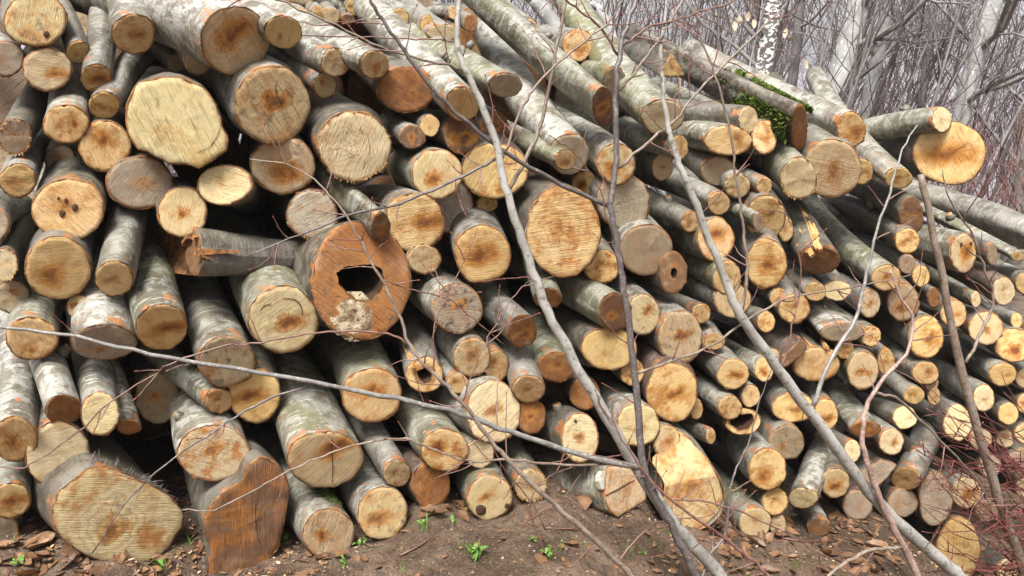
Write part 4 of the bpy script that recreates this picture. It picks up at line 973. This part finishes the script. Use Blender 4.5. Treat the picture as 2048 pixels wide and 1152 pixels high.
# fallen twigs on the soil
rnd = random.Random(91)
for k, (pts, lab) in enumerate([([(680,1075),(740,1095),(780,1120),(810,1150)],'thin reddish twig lying on bare soil below the mossy white-barked log'),([(800,1115),(840,1095),(860,1080)],'short dark twig on the bare soil near a wispy grass tuft'),([(1090,1060),(1150,1062),(1175,1060)],'tiny reddish twig on the soil before the massive cracked log'),([(1560,1078),(1600,1085),(1660,1085),(1740,1095)],'dark thin twig lying across the leaf litter')]):
    P = [hit(*p)+Vector((0, 0, .008)) for p in pts]; Q = catmull(P, 4); V, Fc = tube(Q, [.0035*(1-.6*i/len(Q)) for i in range(len(Q))], 6)
    tag(mk('fallen_twig', V, Fc, M['twig']), lab, 'twig', 'twigs on the soil')
# ---------------------------------------------------------------- red brambles
br = empty('bramble_bush', loc=(0, 0, 0)); tag(br, 'tangled dark red bramble bush arching over the low end of the stack', 'bush')
M['bramble'] = mat_mottle('bramble_stem', (.085, .018, .018), (.17, .05, .042), 30, .45, None, 90, .3, .001, .5)
rnd = random.Random(101)
for k in range(64):
    bx = rnd.uniform(2070, 2190); by = rnd.uniform(900, 1200); ex = rnd.uniform(1820, 2010); ey = by - rnd.uniform(-60, 260) ; ey = max(745, min(1150, ey))
    sag = rnd.uniform(-70, 50); pts = [(bx, by), (bx*.7+ex*.3, by*.7+ey*.3-sag*.4), (bx*.35+ex*.65, by*.35+ey*.65-sag*.7), (ex, ey)]
    of = rnd.uniform(14, 60); Q = path3(pts, of+8, of, 4, k, .01); V, Fc = tube(Q, radii(Q, rnd.uniform(1.5, 3.2), .9, pts), 5); s = mk('stem', V, Fc, M['bramble'], br)
    for _ in range(rnd.randint(2, 5)):
        i = rnd.randint(3, len(Q)-2); p = Q[i]; dr = ((Q[i+1]-Q[i]).normalized() + Vector((rnd.gauss(0, .7), rnd.gauss(0, .5), rnd.gauss(.2, .6)))).normalized(); L = rnd.uniform(.03, .12)
        P = [p, p+dr*L*.5+Vector((0, 0, rnd.gauss(0, .006))), p+dr*L]; V, Fc = tube(P, [.0028, .0022, .001], 4); tw = mk('side_twig', V, Fc, M['bramble'], s)
    for _ in range(3):
        i = rnd.randint(3, len(Q)-1); bud(Q[i], Vector((rnd.gauss(0, 1), rnd.gauss(0, 1), rnd.gauss(0, 1))).normalized(), .016, s)

rnd = random.Random(202); br2 = empty('bramble_bush', loc=(0, 0, 0)); tag(br2, 'loose reddish twiggy bush behind the large vivid orange log end', 'bush')
for k in range(46):
    bx = rnd.uniform(1900, 2150); by = rnd.uniform(420, 520); ex = bx+rnd.uniform(-130, 90); ey = by-rnd.uniform(90, 260)
    pts = [(bx, by), (bx*.6+ex*.4+rnd.uniform(-20, 20), by*.6+ey*.4), (ex, ey)]; of = -rnd.uniform(60, 170)
    Q = path3(pts, of, of, 5, k, .012); V, Fc = tube(Q, radii(Q, rnd.uniform(1.4, 2.6), .8, pts), 5); s = mk('stem', V, Fc, M['twig' if k % 3 else 'bramble'], br2)
    for _ in range(4):
        i = rnd.randint(2, len(Q)-2); p = Q[i]; dr = ((Q[i+1]-Q[i]).normalized() + Vector((rnd.gauss(0, .7), rnd.gauss(0, .5), rnd.gauss(.2, .5)))).normalized(); L = rnd.uniform(.05, .22)
        P = [p, p+dr*L*.5+Vector((0, 0, rnd.gauss(0, .01))), p+dr*L]; V, Fc = tube(P, [.0026, .002, .001], 4); mk('side_twig', V, Fc, M['twig'], s)
# ---------------------------------------------------------------- trees behind
def far_ground(x, y): return float(gz0(x, y))
def bare_branches(V, Fc, p, d, L, r, depth, rnd, nseg=4):
    P = [p]; ns = 5
    for k in range(ns):
        d = (d + Vector((rnd.gauss(0, .14), rnd.gauss(0, .14), rnd.gauss(.05, .12)))).normalized(); P.append(P[-1]+d*L/ns)
    tube(P, [r*(1-.75*k/ns) for k in range(ns+1)], nseg, V, Fc, False)
    if depth > 0:
        for _ in range(rnd.randint(3, 5) if depth > 1 else rnd.randint(2, 4)):
            k = rnd.randint(1, ns); dd = (P[k]-P[k-1]).normalized(); sd = Vector((rnd.gauss(0, 1), rnd.gauss(0, 1), rnd.gauss(.2, .6))).normalized()
            bare_branches(V, Fc, P[k], (dd*.9+sd*.75).normalized(), L*rnd.uniform(.4, .7), r*.5*(1-.5*k/ns)+.001, depth-1, rnd, 3)
def mat_trunk(name, a, b, sp, spt, ring):
    q = NB(name); p = q.n('ShaderNodeTexCoord').outputs['Object']
    n = q.noise(p, 7., 4, .6); c = q.mix(q.ss(n, .35, .65), a, b); n2 = q.noise(q.vm('MULTIPLY', p, (1, 1, ring)), 26., 3, .6)
    c = q.mix(q.ss(n2, spt, spt+.04), c, sp); n3 = q.noise(p, 70., 3, .6); c = q.mix(q.ss(n3, .58, .7, 0, .5), c, (.1, .095, .085)); q.bump(n3, .5, .01)
    return q.fin(c, .7, .3)
M['tr_beech'] = mat_trunk('beech_trunk', (.25, .245, .235), (.36, .355, .34), (.52, .52, .49), .60, .5)
M['tr_birch'] = mat_trunk('birch_trunk', (.07, .06, .055), (.12, .11, .10), (.62, .61, .58), .50, 1.6)
M['tr_dark'] = mat_trunk('dark_trunk', (.085, .075, .07), (.15, .135, .13), (.20, .19, .18), .62, .5)
M['thicket'] = mat_mottle('thicket_twigs', (.07, .053, .05), (.15, .118, .115), 3, .7)
M['limb'] = mat_mottle('tree_limb', (.16, .145, .14), (.26, .24, .235), 6, .7)
def tree(name, label, mat, pts, depth, r0, r1, seed, nb=7, blen=1.2, grp='bare trees behind the stack'):
    rnd = random.Random(seed); P = [at(x, y, depth) for x, y in pts]; d = (P[1]-P[0]).normalized(); b = P[0]
    g = far_ground(b.x, b.y); k = (b.z-g+.1)/max(.3, d.z); base = b - d*max(0, k); base.z = g-.1
    e = empty(name, loc=(base.x, base.y, g)); o = Vector((base.x, base.y, g)); top = P[-1] + (P[-1]-P[-2]).normalized()*2.5
    Q = catmull([q-o for q in [base]+P+[top]], 6); m = len(Q); kk = depth/F; 
    R = [(r0+(r1-r0)*min(1, i/(m-7)))*kk*(1 if i < m-6 else 1-.7*(i-m+6)/6)*(1+.05*noise.noise(Q[i]*3+o)) for i in range(m)]
    V, Fc = tube(Q, R, 12); mk('trunk', V, Fc, M[mat], e)
    V = []; Fc = []
    for _ in range(nb):
        i = rnd.randint(m//3, m-2); a = rnd.uniform(0, 6.28)
        bare_branches(V, Fc, Q[i], Vector((math.cos(a), math.sin(a), rnd.uniform(.3, 1.))).normalized(), blen*rnd.uniform(.6, 1.3), R[i]*.35, 3, rnd)
    mk('crown', V, Fc, M['limb'], e); tag(e, label, 'tree', grp)
tree('birch_tree', 'white birch with black marks behind the mossy log', 'tr_birch', [(1512,230),(1530,120),(1548,0),(1556,-120)], 6.2, 19, 15, 1)
tree('beech_tree', 'thick pale grey beech leaning behind the mossy and pale flecked logs', 'tr_beech', [(1640,300),(1675,170),(1705,60),(1735,-60)], 7.4, 27, 22, 2)
tree('beech_tree', 'slim pale grey beech beside the thick leaning beech', 'tr_beech', [(1725,300),(1742,170),(1765,70),(1780,-60)], 8.4, 16, 11, 3)
tree('beech_tree', 'grey beech rising above the large vivid orange log end', 'tr_beech', [(1905,330),(1932,190),(1965,80),(2005,-60)], 6.8, 20, 17, 4)
tree('dark_tree', 'dark slender trunk close to the grey beech', 'tr_dark', [(1905,280),(1935,150),(1965,50),(1985,-50)], 7.2, 10, 8, 5)
tree('dark_tree', 'dark thin trunk between the birch and the thick beech', 'tr_dark', [(1570,260),(1590,120),(1600,0),(1606,-80)], 9.0, 11, 9, 6)
tree('dark_tree', 'thin dark trunk between slim beech and grey beech', 'tr_dark', [(1835,300),(1850,150),(1870,0),(1885,-90)], 9.5, 9, 7, 7)
tree('dark_tree', 'dark mossy trunk at the far side beyond the brambles', 'tr_dark', [(2032,420),(2050,300),(2070,200),(2085,100)], 7.5, 16, 14, 8, 5)
tree('beech_tree', 'pale curved tree stem behind the spiral-grained log end', 'tr_beech', [(1235,170),(1228,100),(1218,55),(1190,15),(1140,-25)], 4.9, 11, 9, 9, 3, .8)
tree('beech_tree', 'smooth pale leaning stem rising from behind the top of the stack', 'tr_beech', [(1125,75),(1098,35),(1070,0),(1020,-60)], 5.0, 16, 15, 10, 3, .8)
# sapling that keeps its pale dead leaves
ps = empty('beech_sapling', loc=(0, 0, 0)); tag(ps, 'thin sapling still holding pale dried leaves near the birch', 'sapling')
rnd = random.Random(55)
Q = catmull([at(1480, 260, 5.2)-Vector((0, 0, 1.2)), at(1480, 260, 5.2), at(1500, 130, 5.2), at(1520, 40, 5.2), at(1530, -60, 5.2)], 5); V, Fc = tube(Q, [.009*(1-.6*i/len(Q)) for i in range(len(Q))], 6); mk('trunk', V, Fc, M['limb'], ps)
lm = None
for k, (x, y) in enumerate([(1480,40),(1497,32),(1508,48),(1490,20),(1470,52),(1572,66),(1580,78),(1612,128)]):
    j = min(range(len(Q)), key=lambda i: (Q[i]-at(x, y-8, 5.15)).length); tip = at(x, y-10, 5.15); V, Fc = tube([Q[j], Q[j].lerp(tip, .5)+Vector((0, 0, .015)), tip], [.003, .0025, .0015], 4); br2 = mk('branch', V, Fc, M['twig'], ps)
    v, f = leafmesh(k+40, .06); o = mk('dried_leaf', v, f, M['paleleaf'], ps); o.location = tip-Vector((0, 0, .03)); o.rotation_euler = (rnd.uniform(-.5, .5), 1.3+rnd.uniform(-.4, .4), rnd.uniform(0, 6.28))
# thin saplings one can tell apart
rnd = random.Random(66)
SPOTS = [(1290,5.6),(1330,6.4),(1380,5.9),(1430,6.6),(1462,5.6),(1555,5.4),(1615,6.1),(1665,5.8),(1700,6.6),(1765,6.0),(1790,5.6),(1815,6.5),(1845,6.0),(1880,5.7),(1950,6.3),(1990,5.8),(2020,6.2),(2045,5.6)]
for k, (x, dp) in enumerate(SPOTS):
    b = at(x, 330, dp); g = far_ground(b.x, b.y); e = empty('thin_sapling', loc=(b.x, b.y, g-.05)); tag(e, 'thin bare grey-brown sapling in the thicket behind the stack', 'sapling', 'thin saplings behind the stack')
    Q = [Vector((0, 0, 0))]; d = Vector((rnd.gauss(.12, .10), rnd.gauss(0, .08), 1)).normalized(); H = rnd.uniform(3., 4.2)
    for _ in range(12): d = (d+Vector((rnd.gauss(.01, .05), rnd.gauss(0, .05), .02))).normalized(); Q.append(Q[-1]+d*H/12)
    r = rnd.uniform(.008, .018); V, Fc = tube(Q, [r*(1-.8*i/12) for i in range(13)], 6); mk('trunk', V, Fc, M['limb'], e); V = []; Fc = []
    for i in range(3, 12):
        a = rnd.uniform(0, 6.28); bare_branches(V, Fc, Q[i], Vector((math.cos(a), math.sin(a), rnd.uniform(.6, 1.6))).normalized(), rnd.uniform(.35, .9), r*.4, 1, rnd, 3)
    mk('crown', V, Fc, M['thicket'], e)
# the dense thicket farther off reads as one mass
V = []; Fc = []; rnd = random.Random(77)
for k in range(950):
    dp = rnd.uniform(7, 24); x = rnd.uniform(-6, 16)*dp/14
    y = dp; g = far_ground(x, y); p = Vector((x, y, g)); d = Vector((rnd.gauss(.18, .14), rnd.gauss(0, .1), 1)).normalized(); H = rnd.uniform(2.6, 5.5); r = rnd.uniform(.008, .022); Q = [p]
    for _ in range(7): d = (d+Vector((rnd.gauss(.02, .06), rnd.gauss(0, .06), .02))).normalized(); Q.append(Q[-1]+d*H/7)
    tube(Q, [r*(1-.8*i/7) for i in range(8)], 4, V, Fc, False)
    for i in range(1, 8):
        for _ in range(1 if i % 2 else 2): a = rnd.uniform(0, 6.28); bare_branches(V, Fc, Q[i], Vector((math.cos(a)+.15, math.sin(a), rnd.uniform(1., 2.6))).normalized(), rnd.uniform(.5, 1.3), r*.4, 1, rnd, 3)
tag(mk('thicket', V, Fc, M['thicket']), 'dense bare winter thicket filling the wood behind the stack', 'thicket', kind='stuff')
# far wooded slope across the valley
V = []; Fc = []; nx_, ny_ = 60, 14
for j in range(ny_+1):
    for i in range(nx_+1):
        x = -500+1100*i/nx_; t = j/ny_; y = 260+260*t; z = -60+ (46+14*noise.noise(Vector((x*.006, 2, 0)))+ 10*noise.noise(Vector((x*.02, 5, 0))))*t + 2*noise.noise(Vector((x*.1, y*.1, 0)))
        V.append((x, y, z))
Fc = [(j*(nx_+1)+i, j*(nx_+1)+i+1, (j+1)*(nx_+1)+i+1, (j+1)*(nx_+1)+i) for j in range(ny_) for i in range(nx_)]
tag(mk('hill', V, Fc, mat_mottle('wooded_hill', (.16, .14, .16), (.27, .25, .28), .05, .9, (.20, .18, .19), .4, .2, .5)), kind='structure')
# rows added behind the gaps to darken them; dark wood stands for shade
RL = 'dark filler log added behind the gaps of the stack'
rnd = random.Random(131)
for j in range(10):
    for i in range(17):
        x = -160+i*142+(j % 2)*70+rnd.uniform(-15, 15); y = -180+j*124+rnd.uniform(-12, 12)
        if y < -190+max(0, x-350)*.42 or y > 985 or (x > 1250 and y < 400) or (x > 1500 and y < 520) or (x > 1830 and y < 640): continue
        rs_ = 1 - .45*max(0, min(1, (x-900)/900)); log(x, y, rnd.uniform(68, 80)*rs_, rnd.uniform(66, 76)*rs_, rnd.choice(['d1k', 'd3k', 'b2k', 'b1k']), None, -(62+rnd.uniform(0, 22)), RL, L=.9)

# ---------------------------------------------------------------- damp winter air
hx0, hx1, hy0, hy1, hz0, hz1 = -900, 900, -120, 900, -110, 60
hv = [(x, y, z) for z in (hz0, hz1) for y in (hy0, hy1) for x in (hx0, hx1)]
hm = bpy.data.materials.new('damp_air'); hm.use_nodes = True; hm.node_tree.nodes.clear()
ho = hm.node_tree.nodes.new('ShaderNodeOutputMaterial'); pv = hm.node_tree.nodes.new('ShaderNodeVolumePrincipled'); pv.inputs['Density'].default_value = .0015; pv.inputs['Color'].default_value = (.93, .93, .97, 1); pv.inputs['Anisotropy'].default_value = .2
hm.node_tree.links.new(pv.outputs[0], ho.inputs['Volume'])
tag(mk('haze', hv, [(0,2,3,1),(4,5,7,6),(0,1,5,4),(2,6,7,3),(0,4,6,2),(1,3,7,5)], hm, smooth=False), 'thin damp winter haze over the valley behind the wood', 'haze', kind='stuff')

# every bush and sapling hangs from an empty at its own foot
for e in [o for o in COL.objects if o.type == 'EMPTY' and o.parent is None and o.location.length < 1e-6]:
    low = None
    for c in e.children:
        for v in c.data.vertices:
            if low is None or v.co.z < low.z: low = v.co.copy()
    if low is None: continue
    e.location = low
    for c in e.children: c.location = c.location - low
